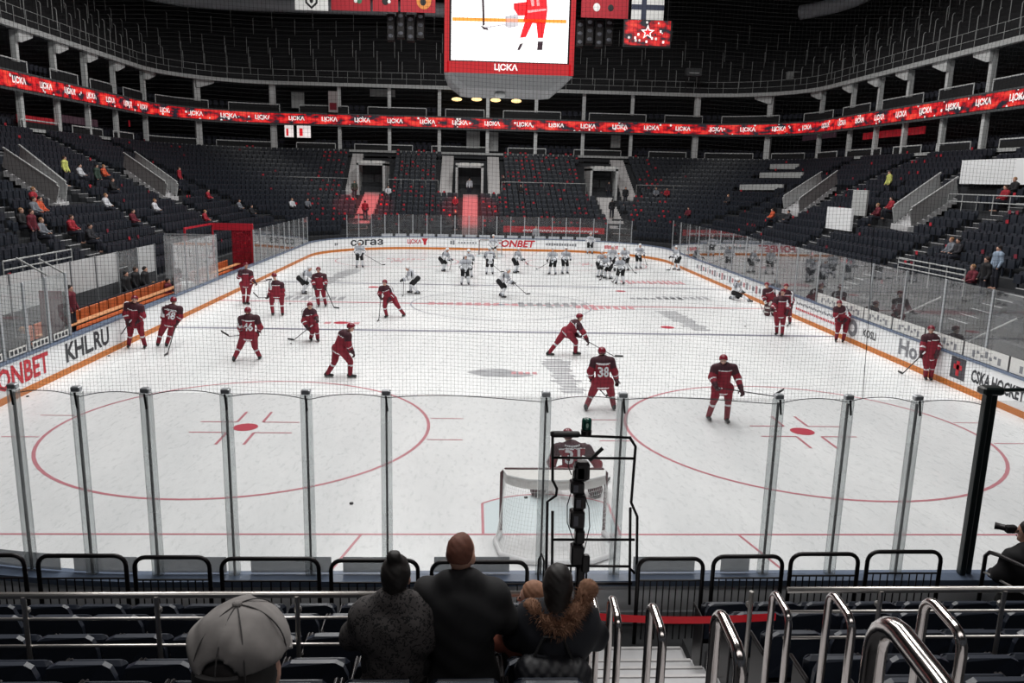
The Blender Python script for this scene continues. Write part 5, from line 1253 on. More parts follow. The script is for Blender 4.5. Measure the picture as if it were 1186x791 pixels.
px_player('red skater standing square to the camera with stick down beside a white player', 'r', dict(H=(368.7, 312.7), S=[(364, 319.5), (375.5, 319.5)], E=[(362.5, 327), (377.5, 327)], W=[(364.4, 333), (377, 332)], P=[(367, 332), (374, 332)], K=[(367.6, 342), (375, 342)], A=[(369, 352.8), (377.3, 352.4)]), (.15, -1), dy=dict(E=-.05, W=-.25, K=-.06), stick=(1, (387, 356.5)), slab='hockey stick of the red skater standing square to the camera')
px_player('red skater striding sideways with legs wide apart near mid ice', 'r', dict(H=(445.6, 327.7), S=[(441.8, 334), (452, 335)], E=[(439.5, 340), (454.5, 342)], W=[(440.7, 344), (451, 346.5)], P=[(447.5, 346), (455.7, 346)], K=[(445.5, 355), (461, 354.6)], A=[(447.8, 365.3), (468, 364.2)]), (-.3, -.95), dy=dict(H=-.15, S=-.08, E=-.15, W=-.25, K=-.12), stick=(0, (438.7, 371)), slab='hockey stick held straight down by the wide striding red skater')
px_player('red skater gliding sideways alone below the thin blue line, no stick showing', 'r', dict(H=(406.5, 379.5), S=[(396, 387), (403, 389)], E=[(394.5, 398), (404, 400)], W=[(402, 405), (408, 407)], P=[(390, 403), (395.5, 405)], K=[(387.5, 419), (406, 419)], A=[(379, 433), (405.5, 434)]), (1, -.15), dy=dict(S=(.17, -.17), E=(.22, -.25), W=(.12, -.2), P=(.1, -.1)), hf=np.array([1, -.1, -.25]))
px_player('red skater lunging low with his stick stretched over the ice', 'r', dict(H=(671.3, 367.7), S=[(663.5, 374), (670, 377)], E=[(665, 386), (676, 385.5)], W=[(669.5, 389), (680, 394)], P=[(655, 383), (659.5, 387)], K=[(645.5, 396), (667, 396)], A=[(635.5, 409), (666.5, 408)]), (1, -.15), dy=dict(S=(.17, -.17), E=(.15, -.3), W=(-.05, -.3), P=(.1, -.1)), stick=(1, (712, 413), 'hands'), slab='long hockey stick stretched out by the lunging red skater', hf=np.array([1, -.25, -.25]))
px_player('skater in dark red number 38, back turned, above the near goal', 'r', dict(H=(697, 408), S=[(688.5, 418), (707.3, 418)], E=[(683.8, 430), (712, 431)], W=[(685.8, 440), (714, 440)], P=[(691.5, 443), (704.5, 443)], K=[(684.8, 457.5), (708.3, 457)], A=[(678.6, 471.5), (711, 471)]), (0, 1), '38', dy=dict(H=.1, E=.05, W=.22, K=.15, S=.06), stick=(0, (702, 459, .5)), slab='hockey stick mostly hidden in front of skater number 38', vox=.024)
px_player('red skater facing the camera holding his stick level across his waist', 'r', dict(H=(837.8, 417), S=[(828, 426), (849, 426)], E=[(824.5, 437), (854.5, 438)], W=[(829, 447), (858.5, 450.5)], P=[(830.5, 449.5), (843, 449.5)], K=[(826.8, 464), (843.5, 464)], A=[(820.5, 482), (841.7, 485)]), (0, -1), dy=dict(H=-.06, E=-.08, W=(-.28, -.3), K=-.06), stick=(1, (896, 458.8, -.3), 'hands'), slab='black hockey stick held level by the skater facing the camera', blade=(905, 453, -.3), vox=.024, hf=np.array([-.15, -1, -.25]))
px_player('red skater standing upright meeting two players at the far side board', 'r', dict(H=(907, 338.5), S=[(899, 347), (911, 347)], E=[(896, 355), (913.5, 355)], W=[(892.5, 359), (912, 361)], P=[(900, 363.5), (907.3, 363.5)], K=[(899.8, 374), (906.7, 374.5)], A=[(899.5, 385.3), (905.8, 387)]), (-.6, -.8), dy=dict(E=-.1, W=-.2), stick=(0, (883, 360, -.2)), slab='hockey stick of the upright skater meeting two players at the board', blade=(881, 354, -.2))
px_player('red goalkeeper with pale pads bending beside the far side board', 'r', dict(H=(888, 330.5), S=[(886, 337), (895, 337)], E=[(884.5, 344), (897, 344)], W=[(886, 349.5), (893, 350)], P=[(890.5, 348), (897, 348)], K=[(889.5, 356), (897, 356)], A=[(889, 363), (897, 363)]), (-.5, -.85), dy=dict(H=-.2, S=-.12, W=-.25, K=-.1), stick=(0, (884, 362)), slab='pale goalkeeper stick of the bending goalkeeper beside the board', near=False, goalie=True)
px_player('red skater half hidden behind the upright skater at the board', 'r', dict(H=(910.5, 332), S=[(905, 340), (916, 340)], E=[(904, 348), (918, 348)], W=[(907, 353), (916.5, 354)], P=[(906.5, 355), (914, 355)], K=[(906.5, 364), (914.5, 364)], A=[(907, 373), (915, 373)]), (-.4, -.9), dy=dict(W=-.2), stick=(1, (913, 377)), slab='hockey stick of the half hidden skater at the board', near=False)
px_player('red skater bending over with hands at his knees along the far side board', 'r', dict(H=(972, 352), S=[(968.5, 358), (978, 358.5)], E=[(967.5, 365), (983, 365)], W=[(971, 370), (979, 371)], P=[(971.5, 370), (980.5, 370)], K=[(970.3, 382), (979, 383)], A=[(968.4, 392.3), (976.5, 393.6)]), (-.5, -.85), dy=dict(H=-.35, S=-.25, E=-.3, W=-.3, K=-.12))
px_player('red skater standing against the CSKA.HOCKEY board with stick lowered', 'r', dict(H=(1078.4, 382), S=[(1071.6, 391), (1085.3, 391.5)], E=[(1069, 400), (1087.5, 400)], W=[(1067, 410), (1085, 409)], P=[(1073, 411.5), (1081, 411.5)], K=[(1073, 424), (1080, 424)], A=[(1072, 436.3), (1078, 437)]), (-.35, -.9), dy=dict(E=-.05, W=-.2, K=-.06), stick=(0, (1045, 433)), slab='hockey stick lowered to the ice from the skater against the board')
px_player('red goalkeeper number 31 crouching in front of the near goal, back turned', 'r', dict(H=(657.5, 504.5), S=[(645, 519), (679, 520)], E=[(639, 535), (692, 537)], W=[(641, 549), (696, 549)], P=[(651, 548), (674, 548)], K=[(638, 557), (687, 557)], A=[(623, 570), (690, 570)]), (0, 1), '31', dy=dict(H=.25, S=.15, E=.15, W=.4, K=.3), stick=(1, (700, 560)), slab='goalkeeper stick of the crouching goalkeeper number 31', goalie=True, vox=.026)

# ---- skaters in white, posed from their footing, heading and crouch
def pose(u, v, ang, crouch=.15, s=1., spread=.2, hand=(.38, .05), tw=0., lying=None):
    g = onz(u, v, 0.); a = math.radians(ang); f = np.array([math.sin(a), -math.cos(a), 0]); r_ = np.array([-f[1], f[0], 0])*-1
    r_ = np.cross(f, UP); L = math.radians(8+62*crouch); hz = .93-.15*crouch
    q = lambda fw, lat, z: g+(f*fw+r_*lat)*s+UP*z*s
    pf = -.04-.14*crouch; pe = (pf, hz); ch = (pf+.46*math.sin(L), hz+.46*math.cos(L)); hd = (ch[0]+.3*math.sin(L*.65), ch[1]+.3*math.cos(L*.65))
    J = dict(H=q(hd[0], 0, hd[1]), S=[q(ch[0], -.21, ch[1]), q(ch[0], .21, ch[1])], E=[q(ch[0]+.1, -.33, ch[1]-.25), q(ch[0]+.1, .33, ch[1]-.25)],
             W=[q(ch[0]+hand[0], -.16, ch[1]-.42+hand[1]), q(ch[0]+hand[0], .2, ch[1]-.42+hand[1])], P=[q(pf, -.11, hz), q(pf, .11, hz)],
             K=[q(.05+.16*crouch, -spread*.75, .52-.06*crouch), q(.05+.16*crouch, spread*.75, .52-.06*crouch)], A=[q(-tw, -spread, .1), q(tw, spread, .1)])
    return J, f, g, q
WH = [('white skater with black pants nearest the bench-side corner, bending forward', 351.5, 340, 75, .75, (362, 334)),
      ('white skater bending low with his stick behind the wide striding red skater', 480, 340, 285, .7, (467, 342)),
      ('white skater alone near the bench-side corner with stick on the ice', 416.5, 310, 20, .12, (443, 307)),
      ('white skater stooping with hands on knees, first of the line before the far board', 513, 314, 60, .6, (521, 312)),
      ('white skater with dark elbow pads standing upright in the far end, arms apart', 538.5, 330, 10, .12, None),
      ('white skater hidden just behind the upright white skater with arms apart', 543, 322, 200, .1, None),
      ('white skater standing in front of the far goal with stick pointing away', 567, 318, 190, .12, (580, 315)),
      ('white skater with black pants and stick level, past the far goal', 597, 316, 60, .3, (611, 306)),
      ('white skater skating low and wide just past the centre circle', 581, 344, 70, .6, (610, 341)),
      ('white skater standing in a pair before the lettered far board, stick out', 640, 318, 330, .12, (622, 312)),
      ('white skater standing in a pair before the lettered far board, no stick', 654, 317, 20, .12, None),
      ('small white figure right up against the far board glass', 683, 294, 0, .1, None),
      ('white skater leading the huddle by the far red circle', 694, 321, 40, .2, (706, 322)),
      ('white skater stooping in the middle of the huddle', 704.5, 323, 300, .5, (696, 324)),
      ('white skater closest to the camera in the huddle', 718, 329, 330, .2, (710, 327)),
      ('white skater at the back of the huddle', 724, 313, 320, .35, (735, 316)),
      ('white skater standing apart beyond the huddle with stick lowered', 739, 311, 20, .1, (749, 307)),
      ('white skater standing against the curved corner board', 784, 313, 290, .2, (776, 313)),
      ('white skater in the huddle, half hidden in the middle', 708, 314, 0, .15, None)]
for lab, u, v, ang, cr, tip in WH:
    J, f, g0_, q = pose(u, v, ang, cr, spread=.2+.12*cr, tw=.15 if cr > .5 else .04)
    player(lab, 'w', J, f, None, .034, False)
    if tip: 
        heel = onz(*tip, .03); top = J['W'][0]; box_stick('hockey stick of the '+' '.join(lab.split()[:11]), top, heel, heel+(heel-top)*np.array([1, 1, 0]))
J, f, g0_, q = pose(571, 299.5, 0, .1, 1.05); player('white goalkeeper standing before the far FONBET lettering', 'w', J, f, None, .034, False, True)
# kneeling, stretching skater by the far side board
g0_ = onz(852, 348, 0); f = np.array([.9, -.4, 0]); f = unit(f); r_ = np.cross(f, UP); q = lambda a, b, c: g0_+f*a+r_*b+UP*c
J = dict(H=q(.05, 0, 1.08), S=[q(0, -.2, .84), q(0, .2, .84)], E=[q(.12, -.3, .62), q(.12, .3, .62)], W=[q(.3, -.2, .5), q(.3, .2, .5)], P=[q(-.1, -.11, .42), q(-.1, .11, .42)], K=[q(.12, -.3, .14), q(.35, .2, .3)], A=[q(-.3, -.35, .1), q(.72, .25, .1)])
player('white skater kneeling to stretch on the ice by the far side board', 'w', J, f, None, .03, False)

# ---- people in the stands and behind the boards
mHairs = [M('brown_hair', (62, 44, 36), .8), M('dark_hair', (28, 24, 24), .8), M('fair_hair', (150, 112, 78), .8)]
def person_meshes(seated):
    if seated: J = dict(H=(0, .05, 1.22), S=[(-.19, 0, .98), (.19, 0, .98)], E=[(-.24, .12, .74), (.24, .12, .74)], W=[(-.13, .32, .68), (.13, .32, .68)], P=[(-.1, 0, .5), (.1, 0, .5)], K=[(-.13, .42, .52), (.13, .42, .52)], A=[(-.13, .45, .09), (.13, .45, .09)])
    else: J = dict(H=(0, .02, 1.62), S=[(-.19, 0, 1.4), (.19, 0, 1.4)], E=[(-.26, .0, 1.13), (.26, .0, 1.13)], W=[(-.25, .12, .9), (.25, .12, .9)], P=[(-.1, 0, .92), (.1, 0, .92)], K=[(-.11, .02, .5), (.11, .02, .5)], A=[(-.11, 0, .09), (.11, 0, .09)])
    for k in 'SEWPKA': J[k] = [np.array(a, float) for a in J[k]]
    H = np.array(J['H']); f = np.array([0, 1., 0]); rt = thing('person', 'x', 'person'); ch = (J['S'][0]+J['S'][1])/2; pe = (J['P'][0]+J['P'][1])/2
    pr = head_prims(H, f)+[('c', ch, H, .055, .055), ('c', pe, ch, .11, .13)]
    for i in (0, 1): pr += [('c', J['S'][i], J['E'][i], .045, .04), ('c', J['E'][i], J['W'][i], .04, .03), ('e', J['W'][i]+unit(J['W'][i]-J['E'][i])*.06, np.array([.035, .06, .025]), np.eye(3)), ('c', J['P'][i], J['K'][i], .07, .055), ('c', J['K'][i], J['A'][i], .05, .04), ('c', J['A'][i]-UP*.03, J['A'][i]-UP*.04+f*.16, .045, .04)]
    out = [blob_obj('body', pr, .03, mSkin, rt, .03)]
    pr = [('c', pe+UP*.02, ch, .16, .165), ('c', J['S'][0], J['S'][1], .1, .1)]
    for i in (0, 1): pr += [('c', J['S'][i], J['E'][i], .085, .07), ('c', J['E'][i], J['W'][i], .07, .052)]
    out.append(blob_obj('jacket', pr, .03, mBlackCloth, rt, .04))
    pr = [('c', J['P'][0], J['P'][1], .125, .125)]
    for i in (0, 1): pr += [('c', J['P'][i], J['K'][i], .1, .08), ('c', J['K'][i], J['A'][i], .078, .06)]
    out.append(blob_obj('trousers', pr, .03, mNavyCloth, rt, .03))
    out.append(blob_obj('hair', [('e', H+UP*.035-f*.015, np.array([.092, .108, .105]), np.eye(3))], .022, mHairs[0], rt, .01, cut=lambda G: (G[..., 1]-H[1])*.9-(G[..., 2]-H[2])*.9-.02))
    for o in out:
        for sl in o.material_slots: sl.link = 'OBJECT'
    return rt, out
PS, PSK = person_meshes(True); PT, PTK = person_meshes(False); used = {True: False, False: False}
JK = dict(black=(24, 24, 28), dark=(38, 38, 44), red=(150, 30, 44), white=(196, 198, 204), grey=(110, 114, 122), yellow=(196, 200, 110), orange=(196, 84, 52), navy=(34, 40, 60), maroon=(96, 22, 38), paleblue=(140, 156, 176), green=(48, 66, 56))
JM = {k: M('jacket_'+k, v, .85, noise=.2) for k, v in JK.items()}
def place_person(lab, x, y, z, yaw, jacket, seated, hair=0, sc=1., group=None):
    """yaw: heading of the person's front, radians from +y anticlockwise"""
    R_, K_ = (PS, PSK) if seated else (PT, PTK)
    if not used[seated]: r, kids = R_, K_; used[seated] = True
    else: r = dup(R_); kids = [dup(k, r) for k in K_]
    r.location = (x, y, z); r.rotation_euler = (0, 0, yaw); r.scale = (sc,)*3; r['label'] = lab
    if group: r['group'] = group
    for k, m_ in zip(kids, (mSkin, JM[jacket], mNavyCloth, mHairs[hair % 3])): k.material_slots[0].link = 'OBJECT'; k.material_slots[0].material = m_
    return r
def seat_person(best, jacket, lab, seated=True, hair=0):
    a = best[3]+PI; fx, fy = -math.sin(a), math.cos(a); d = .1 if seated else .3
    place_person(lab, best[0]+fx*d, best[1]+fy*d, best[2], a, jacket, seated, hair)
for i, ((u, v, jk, lab, st), q) in enumerate(zip(SPEC, SPSEAT)): seat_person(q, jk, lab, st, i)
for (px, py), jk, lab, dx in ((PORT[1], 'white', 'person in white standing in the middle doorway of the far stand', 0), (PORT[2], 'dark', 'person in dark clothes standing in the doorway above the white stairs', .7)): place_person(lab, px+dx, py+1.2, 4.35, PI, jk, False, 1)
p = ony(709, 236, 61.5); place_person('person in black climbing the white far stairs', p[0], 61.5, rz(farz(61.5))+.3, 0, 'black', False, 1)
p = ony(423, 250, 60.5); place_person('person in maroon on the reddish far stairs', p[0], 60.5, rz(farz(60.5))+.25, 0, 'maroon', False, 1)
p = ony(621, 262, 57.6); place_person('person in white jacket right behind the far glass past the goal', p[0], 57.6, .35, PI, 'white', False, 2)
p = ony(647, 268, 57.9); r = thing('advert_banner', 'long red banner with white lettering strip behind the far glass', 'banner', (p[0], 57.9, 1.6))
a, b = ony(583, 268, 57.9)[0], ony(700, 268, 57.9)[0]; g = MB(); g.box(((a+b)/2, 57.9, 1.75), (b-a, .06, .55)); g.build('cloth', M('red_banner_far', (190, 26, 40), .6), r); g = MB()
for k in range(40): g.box((a+(b-a)*(.2+.75*k/40), 57.85, 1.66+.04*(k % 2)), (.12, .03, .16))
g.build('white_strip', mWhite, r)
ST = [(145, 318, -16.1, 'black', 'staff member in black standing behind the bench, first of the dark group', 1), (157, 322, -16.3, 'black', 'staff member in black beside the first one behind the bench', 0), (168, 322, -16.0, 'black', 'staff member in black, middle of the bench group', 1), (178, 330, -16.2, 'dark', 'staff member in charcoal near the end of the long bench', 2), (194, 326, -15.4, 'maroon', 'player in maroon standing at the end of the long bench', 1), (202, 324, -15.9, 'black', 'person in black beside the maroon one at the bench end', 0), (225, 320, -15.6, 'grey', 'grey figure behind the milky glass screens', 1), (283, 288, -15.7, 'black', 'person in black inside the red penalty box', 1), (292, 296, -14.9, 'dark', 'person in dark clothes by the red penalty box doorway', 0), (26, 384, -14.9, 'dark', 'bald man in dark jacket behind the bench-side near glass', 2), (64, 384, -14.9, 'green', 'person in dark green behind the bench-side near glass', 0), (80, 335, -15.0, 'maroon', 'person in maroon standing by the bench gate post', 1)]
for u, v, x, jk, lab, h_ in ST:
    q = onx(u, v, x); place_person(lab, x, q[1], q[2]-1.6 if not (-.2 < q[2]-1.6 < .5) else .21, -PI/2, jk, False, h_)

# ---- spectators standing in the near stand (close to the camera)
def pattern_mat(name, a, b, sc):
    mt = bpy.data.materials.new(name); mt.use_nodes = True; nt = mt.node_tree; bs = nt.nodes['Principled BSDF']; tc = nt.nodes.new('ShaderNodeTexCoord'); v = nt.nodes.new('ShaderNodeTexVoronoi'); v.inputs['Scale'].default_value = sc
    nz = nt.nodes.new('ShaderNodeTexNoise'); nz.inputs['Scale'].default_value = sc*.8; mx = nt.nodes.new('ShaderNodeMix'); mx.data_type = 'VECTOR'; mx.inputs[0].default_value = .12
    nt.links.new(tc.outputs['Object'], nz.inputs[0]); nt.links.new(tc.outputs['Object'], mx.inputs[4]); nt.links.new(nz.outputs['Color'], mx.inputs[5]); nt.links.new(mx.outputs[1], v.inputs['Vector'])
    cr = nt.nodes.new('ShaderNodeValToRGB'); cr.color_ramp.interpolation = 'CONSTANT'; cr.color_ramp.elements[0].color = (*lin(a), 1); cr.color_ramp.elements[1].color = (*lin(b), 1); cr.color_ramp.elements[1].position = .42
    nt.links.new(v.outputs['Distance'], cr.inputs[0]); nt.links.new(cr.outputs[0], bs.inputs['Base Color']); bs.inputs['Roughness'].default_value = .9; return mt
def folds(amp, sc):
    return lambda G: amp*(np.sin(G[..., 2]*sc+2*np.sin(G[..., 0]*sc*.6))*np.sin(G[..., 0]*sc*.8+G[..., 1]*sc*.5)+.5*np.sin(G[..., 2]*sc*2.3+G[..., 0]*sc*1.7))
def standing(lab, head, zf, f=(0, 1, 0), bulk=1., mcoat=mBlackCloth, mtr=mBlackCloth, wide=.2, collar=True, hem=.45, sc=1., pal=mSkin, hf=None):
    f = unit(f); H = np.array(head, float); r_ = np.cross(f, UP); hgt = H[2]-zf; k = hgt/1.63; g = np.array([H[0], H[1], zf])-f*.03
    hf = unit(hf if hf is not None else f)
    q = lambda fw, lat, z: g+f*fw+r_*lat+UP*z*k
    S = [q(0, -wide, 1.325), q(0, wide, 1.325)]; E = [q(.05, -wide-.09*bulk, 1.1), q(.05, wide+.09*bulk, 1.1)]; W = [q(.26, -wide+.06, .98), q(.26, wide-.06, .98)]; P = [q(0, -.1, .92), q(0, .1, .92)]; K = [q(.02, -.11, .5), q(.02, .11, .5)]; A = [q(0, -.12, .09), q(0, .12, .09)]
    ch = (S[0]+S[1])/2; pe = (P[0]+P[1])/2
    r = thing('person', lab, 'person', (g[0], g[1], zf))
    pr = head_prims(H, hf, sc)+[('c', ch-UP*.02, H-UP*.05, .062*sc, .056*sc), ('c', pe, ch, .12, .13)]
    for i in (0, 1): pr += [('c', S[i], E[i], .05, .042), ('c', E[i], W[i], .04, .03)]+hand_prims(W[i], W[i]-E[i], r_*(1 if i == 0 else -1), .95, .7)+[('c', P[i], K[i], .08, .06), ('c', K[i], A[i], .055, .04), ('c', A[i]-UP*.03, A[i]-UP*.04+f*.16, .045, .04)]
    blob_obj('body', pr, .013, pal, r, .012); face_bits(r, H, hf, sc)
    b = bulk; pr = [('c', q(0, 0, hem+.42), q(-.01, 0, 1.25), .2*b, .2*b), ('c', S[0], S[1], .105*b, .105*b), ('c', q(0, -.05, hem+.2), q(0, .05, hem+.2), .2*b, .2*b), ('c', q(-.02, -wide*.6, 1.2), q(-.02, wide*.6, 1.2), .16*b, .16*b)]
    for i in (0, 1): pr += [('c', S[i], E[i], .1*b, .085*b), ('c', E[i], W[i], .08*b, .058*b)]
    if collar: pr += [('c', q(-.02, -.07, 1.44), q(-.02, .07, 1.44), .085, .085), ('c', q(-.05, -.04, 1.49), q(-.05, .04, 1.49), .058, .058)]
    for i in (0, 1): pr.append(('c', q(-.03, 0, 1.42), S[i], .075, .085))
    coat = blob_obj('coat', pr, .015, mcoat, r, .05, disp=folds(.006, 17))
    pr = [('c', P[0], P[1], .12, .12)]
    for i in (0, 1): pr += [('c', P[i], K[i], .1, .08), ('c', K[i], A[i]+UP*.02, .08, .065)]
    blob_obj('trousers', pr, .02, mtr, r, .03)
    for i in (0, 1): blob_obj('shoe', [('c', A[i]-UP*.03-f*.03, A[i]-UP*.045+f*.16, .055, .045)], .014, mBoot, r, .02)
    return r, H, q, r_, f, hf
def hair_cap(r, H, f, mat, sx=.09, sy=.11, sz=.118, up=.035, extra=(), cutk=.02, h=.01, low=None):
    R = frame(f)
    cut = (lambda G: ((G-H)@f)*1.0-((G-H)@R[2])*.75-cutk) if cutk is not None else None
    if low is not None: cut0 = cut; cut = lambda G: np.maximum(cut0(G), low-((G-H)@R[2])-.25*((G-H)@f))
    return blob_obj('hair', [('e', H+UP*up-f*.018, np.array([sx, sy, sz]), R)]+list(extra), h, mat, r, .025, disp=folds(.0025, 70), cut=cut)
ZD = 3.31-SEAT_TOP
r, H, q, r_, f, hf = standing('man with short reddish hair in a bulky black coat, standing between two women', ony(534, 643, -8.42), ZD, bulk=1.05, wide=.192, hf=(.35, 1, 0), sc=1.06)
hair_cap(r, H, hf, M('auburn_hair', (104, 62, 48), .75, noise=.3, scale=60), .0835, .112, .118, .034, cutk=-.03, low=-.035)
mPat = pattern_mat('patterned_coat', (20, 20, 22), (70, 66, 66), 38)
r, H, q, r_, f, hf = standing('woman with dark hair in a bun and a grey-black patterned coat', ony(459, 668, -8.5), ZD, bulk=.98, wide=.18, mcoat=mPat, hf=(.15, 1, 0))
mDkH = M('very_dark_hair', (26, 21, 20), .6, noise=.3, scale=60)
hair_cap(r, H, hf, mDkH, .09, .112, .125, .03, [('e', H+UP*.158-hf*.05, np.array([.045, .045, .04]), np.eye(3)), ('c', H-hf*.06-UP*.02, H-hf*.075-UP*.13, .06, .035)], .015)
r, H, q, r_, f, hf = standing('woman with long dark hair and a brown fur-trimmed hood, beside the stair handrail', ony(646, 678, -8.35), ZD, bulk=1.02, wide=.165, mcoat=M('dark_navy_coat', (22, 24, 32), .85), collar=False, hf=(.1, 1, 0))
hair_cap(r, H, hf, mDkH, .096, .112, .128, .03, [('c', H-hf*.05+UP*.0, H-hf*.12-UP*.19, .092, .066)], None)
arc = [H+UP*(-.12-.06*math.sin(PI*t))+r_*(-.17+.36*t)-f*(.05+.15*math.sin(PI*t))+UP*.12*max(0, t-.5)*2 for t in lsp(0, 1, 14)]
pr = [('c', a, b, .05-.02*math.sin(PI*i/13)+.012*math.sin(i*1.9+.5), .05-.02*math.sin(PI*(i+1)/13)+.012*math.sin((i+1)*1.9+.5)) for i, (a, b) in enumerate(zip(arc, arc[1:]))]
mFur = M('brown_fur', (122, 88, 68), .95, noise=.5, scale=40)
fur = blob_obj('fur_trim', pr, .011, mFur, r, .02, disp=lambda G: .008*np.sin(G[..., 0]*160)*np.sin(G[..., 1]*150+1)*np.sin(G[..., 2]*170))
g = MB(); rr_ = random.Random(3)
for i in range(1900):
    k = rr_.randrange(len(arc)-1); c = arc[k]+(arc[k+1]-arc[k])*rr_.random(); d = unit(np.array([rr_.gauss(0, 1), rr_.gauss(-.3, 1), rr_.gauss(.1, 1)])); a = c+d*.03; b = c+d*rr_.uniform(.065, .105)+UP*-.008; n = unit(np.cross(d, [.3, .5, .8]))*.0045; n2 = np.cross(d, n)
    g.add([a+n, a-n*.5+n2*.8, a-n*.5-n2*.8, b], [(0, 1, 3), (1, 2, 3), (2, 0, 3)])
o = g.build('fur_strands', mFur, fur)
blob_obj('hood', [('c', H-UP*.3-f*.13-r_*.09, H-UP*.3-f*.13+r_*.09, .085, .085)], .015, MATS['dark_navy_coat'], r, .03, disp=folds(.005, 25))
r, H, q, r_, f, hf = standing('child with light brown hair and cream hood in front of the fur-hooded woman', ony(616, 694, -7.72), 2.93-SEAT_TOP, bulk=.86, wide=.14, mcoat=M('rust_jacket', (150, 84, 66), .85), collar=False, sc=.92, hf=(-.9, .35, 0))
hair_cap(r, H, hf, M('light_brown_hair', (146, 104, 80), .7, noise=.3, scale=60), .088, .106, .118, .03, [('c', H-hf*.06, H-hf*.07-UP*.12, .06, .04)], .0)
blob_obj('hood', [('c', H-UP*.19-r_*.07-hf*.03, H-UP*.19+r_*.07-hf*.03, .06, .055)], .013, M('cream_hood', (206, 176, 150), .9), r, .03)
# man in the grey cap, right below the camera
hc = ony(279, 768, -11.42); zdk = 4.62-SEAT_TOP
r, H, q, r_, f, hf = standing('man in a faded grey baseball cap seen from behind, closest to the camera', hc, zdk, bulk=.98, wide=.19, hf=(.12, 1, 0), collar=False)
hair_cap(r, H, hf, mDkH, .088, .106, .12, .0, cutk=.0)
mCap = M('faded_grey_cap', (124, 120, 118), .9, noise=.55, scale=17); R = frame(hf); cc = H+R[2]*.045-hf*.004
cap = blob_obj('baseball_cap', [('e', cc, np.array([.103, .118, .096]), R), ('e', cc+R[0]*.035+R[2]*.035, np.array([.05, .06, .06]), R), ('e', cc-R[0]*.03+R[2]*.03-hf*.03, np.array([.06, .06, .06]), R)], .0065, mCap, r, .01, disp=lambda G: .002*np.sin(G[..., 2]*85+3*np.sin(G[..., 0]*40))+.003*np.sin(G[..., 0]*48+G[..., 2]*60)-.002*(np.abs(((G-cc)@R[0])) < .003), cut=lambda G: np.maximum(-((G-cc)@R[2])-.006, np.minimum(.034-np.sqrt(((G-cc)@R[0])**2+((G-cc)@R[2]+.006)**2), -((G-cc)@hf))*1. if False else np.where(((G-cc)@hf) < 0, .036-np.sqrt(((G-cc)@R[0])**2+((G-cc)@R[2]+.006)**2), -1)))
g = MB(); g.tube([tuple(cc-R[2]*.004+R[0]*.105*math.sin(t)-hf*.119*math.cos(t)) for t in lsp(-.42, .42, 8)], .008, 6); g.build('cap_strap', M('dark_cap_strap', (44, 42, 42), .8), cap)
g = MB(); g.sphere(tuple(cc+R[2]*.1), (.011, .011, .007), 10, 6); g.build('cap_button', mCap, cap)
g = MB()
for a in (-.55, 0, .55, 1.57, 2.6):
    g.tube([tuple(cc+R[2]*.0985*math.cos(t)+(R[0]*.1045*math.sin(a)-hf*.1195*math.cos(a))*math.sin(t)) for t in lsp(.1, 1.75, 12)], .0016, 5)
g.build('cap_seams', M('dark_cap_seam', (66, 64, 64), .9), cap)
g = MB(); V = []; n = 11
for j in range(2):
    for i in range(n): a = -1.1+2.2*i/(n-1); V.append(cc-R[2]*(.028+.02*j)+hf*(.095+.075*j)*math.cos(a)*1.05+R[0]*.1*math.sin(a))
g.strip(V[:n], V[n:]); g.strip([p-R[2]*.004 for p in V[:n]], [p-R[2]*.004 for p in V[n:]]); g.build('cap_brim', mCap, cap)
# photographer in black at the near boards
r, H, q, r_, f, hf = standing('photographer in black crouching at the near boards at the picture edge', ony(1190, 617, -4.95), .89, f=(-.3, 1, 0), bulk=1.05, wide=.2, hf=(-.8, .6, 0))
hair_cap(r, H, hf, mDkH, .095, .112, .12, .03, cutk=.03)
cpt = H+hf*.16; cm_ = thing('photo_camera', 'black photo camera held up by the photographer at the picture edge', 'camera', cpt)
g = MB(); g.box(cpt, (.12, .07, .09), 0, 0, .012); g.build('camera_body', mSeam, cm_); d = unit(hf); g = MB(); g.tube([cpt+d*.03, cpt+d*.11, cpt+d*.16], [.036, .036, .042], 12); g.build('lens', mBlackMetal, cm_)
g = MB(); R2 = onz(627, 775, 2.9); c = ony(640, 775, -8.62); 
bg = thing('quilted_bag', 'dark quilted bag hanging behind the fur-hooded woman', 'bag', (c[0], c[1], c[2]-.15))
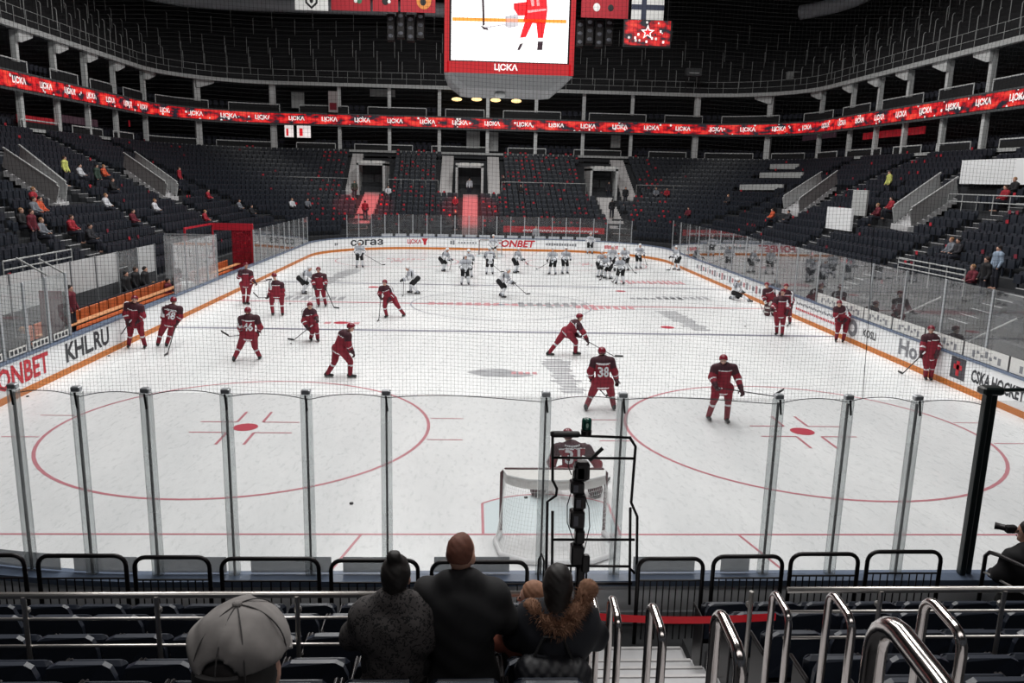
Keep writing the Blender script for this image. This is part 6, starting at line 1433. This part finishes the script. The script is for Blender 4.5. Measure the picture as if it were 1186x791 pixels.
blob_obj('bag_body', [('c', c+np.array([-.13, 0, -.02]), c+np.array([.13, 0, -.05]), .1, .11)], .012, M('dark_quilted_cloth', (22, 23, 29), .55), bg, .02, disp=lambda G: .007*np.abs(np.sin((G[..., 0]+G[..., 2])*45))*-1+.007*np.abs(np.sin((G[..., 0]-G[..., 2])*45))*-1)
g = MB(); g.tube([c+np.array([-.12, 0, .08]), c+np.array([-.06, .03, .2]), c+np.array([.06, .03, .2]), c+np.array([.12, 0, .06])], .01, 6); g.build('strap', mSeam, bg)

# ================================================================== LIGHT
w = bpy.data.worlds.new('world'); SC.world = w; w.use_nodes = True; w.node_tree.nodes['Background'].inputs[0].default_value = (.75, .85, 1, 1); w.node_tree.nodes['Background'].inputs[1].default_value = .05
def area(name, loc, sx, sy, e, col=(1, 1, 1), spread=PI, rot=(0, 0, 0)):
    l = bpy.data.lights.new(name, 'AREA'); l.shape = 'RECTANGLE'; l.size = sx; l.size_y = sy; l.energy = e; l.color = col; l.spread = spread
    o = bpy.data.objects.new(name, l); COL.objects.link(o); o.location = loc; o.rotation_euler = rot; return o
for y in (2, 14, 26, 38, 50):
    for x in (-8, 8): area('ice_light', (x, y, 29), 5, 8, 2180, (1, .985, .96), math.radians(165))
def spot(name, loc, tgt, e, col, ang, blend=.5):
    l = bpy.data.lights.new(name, 'SPOT'); l.energy = e; l.color = col; l.spot_size = ang; l.spot_blend = blend; l.shadow_soft_size = .3
    o = bpy.data.objects.new(name, l); COL.objects.link(o); o.location = loc; o.rotation_euler = (Vector(tgt)-Vector(loc)).to_track_quat('-Z', 'Y').to_euler(); return o
spot('red_stair_spot', (-11.5, 44, 23), (-11.7, 62.3, 3.2), 60000, (1, .1, .12), math.radians(13))
spot('red_stair_spot', (-1.8, 44, 23), (-1.8, 62.3, 3.2), 60000, (1, .1, .12), math.radians(13))
area('near_stand_fill', (.5, -13.5, 11.5), 14, 2, 125, (1, .96, .94), math.radians(150), (math.radians(38), 0, 0))  # added fill from behind the camera to brighten the near stand
SC.view_settings.view_transform = 'Standard'; SC.view_settings.look = 'None'; SC.view_settings.gamma = 1; SC.view_settings.exposure = 0; SC.view_settings.use_curve_mapping = False
SC.cycles.transparent_max_bounces = 32; SC.cycles.max_bounces = 8
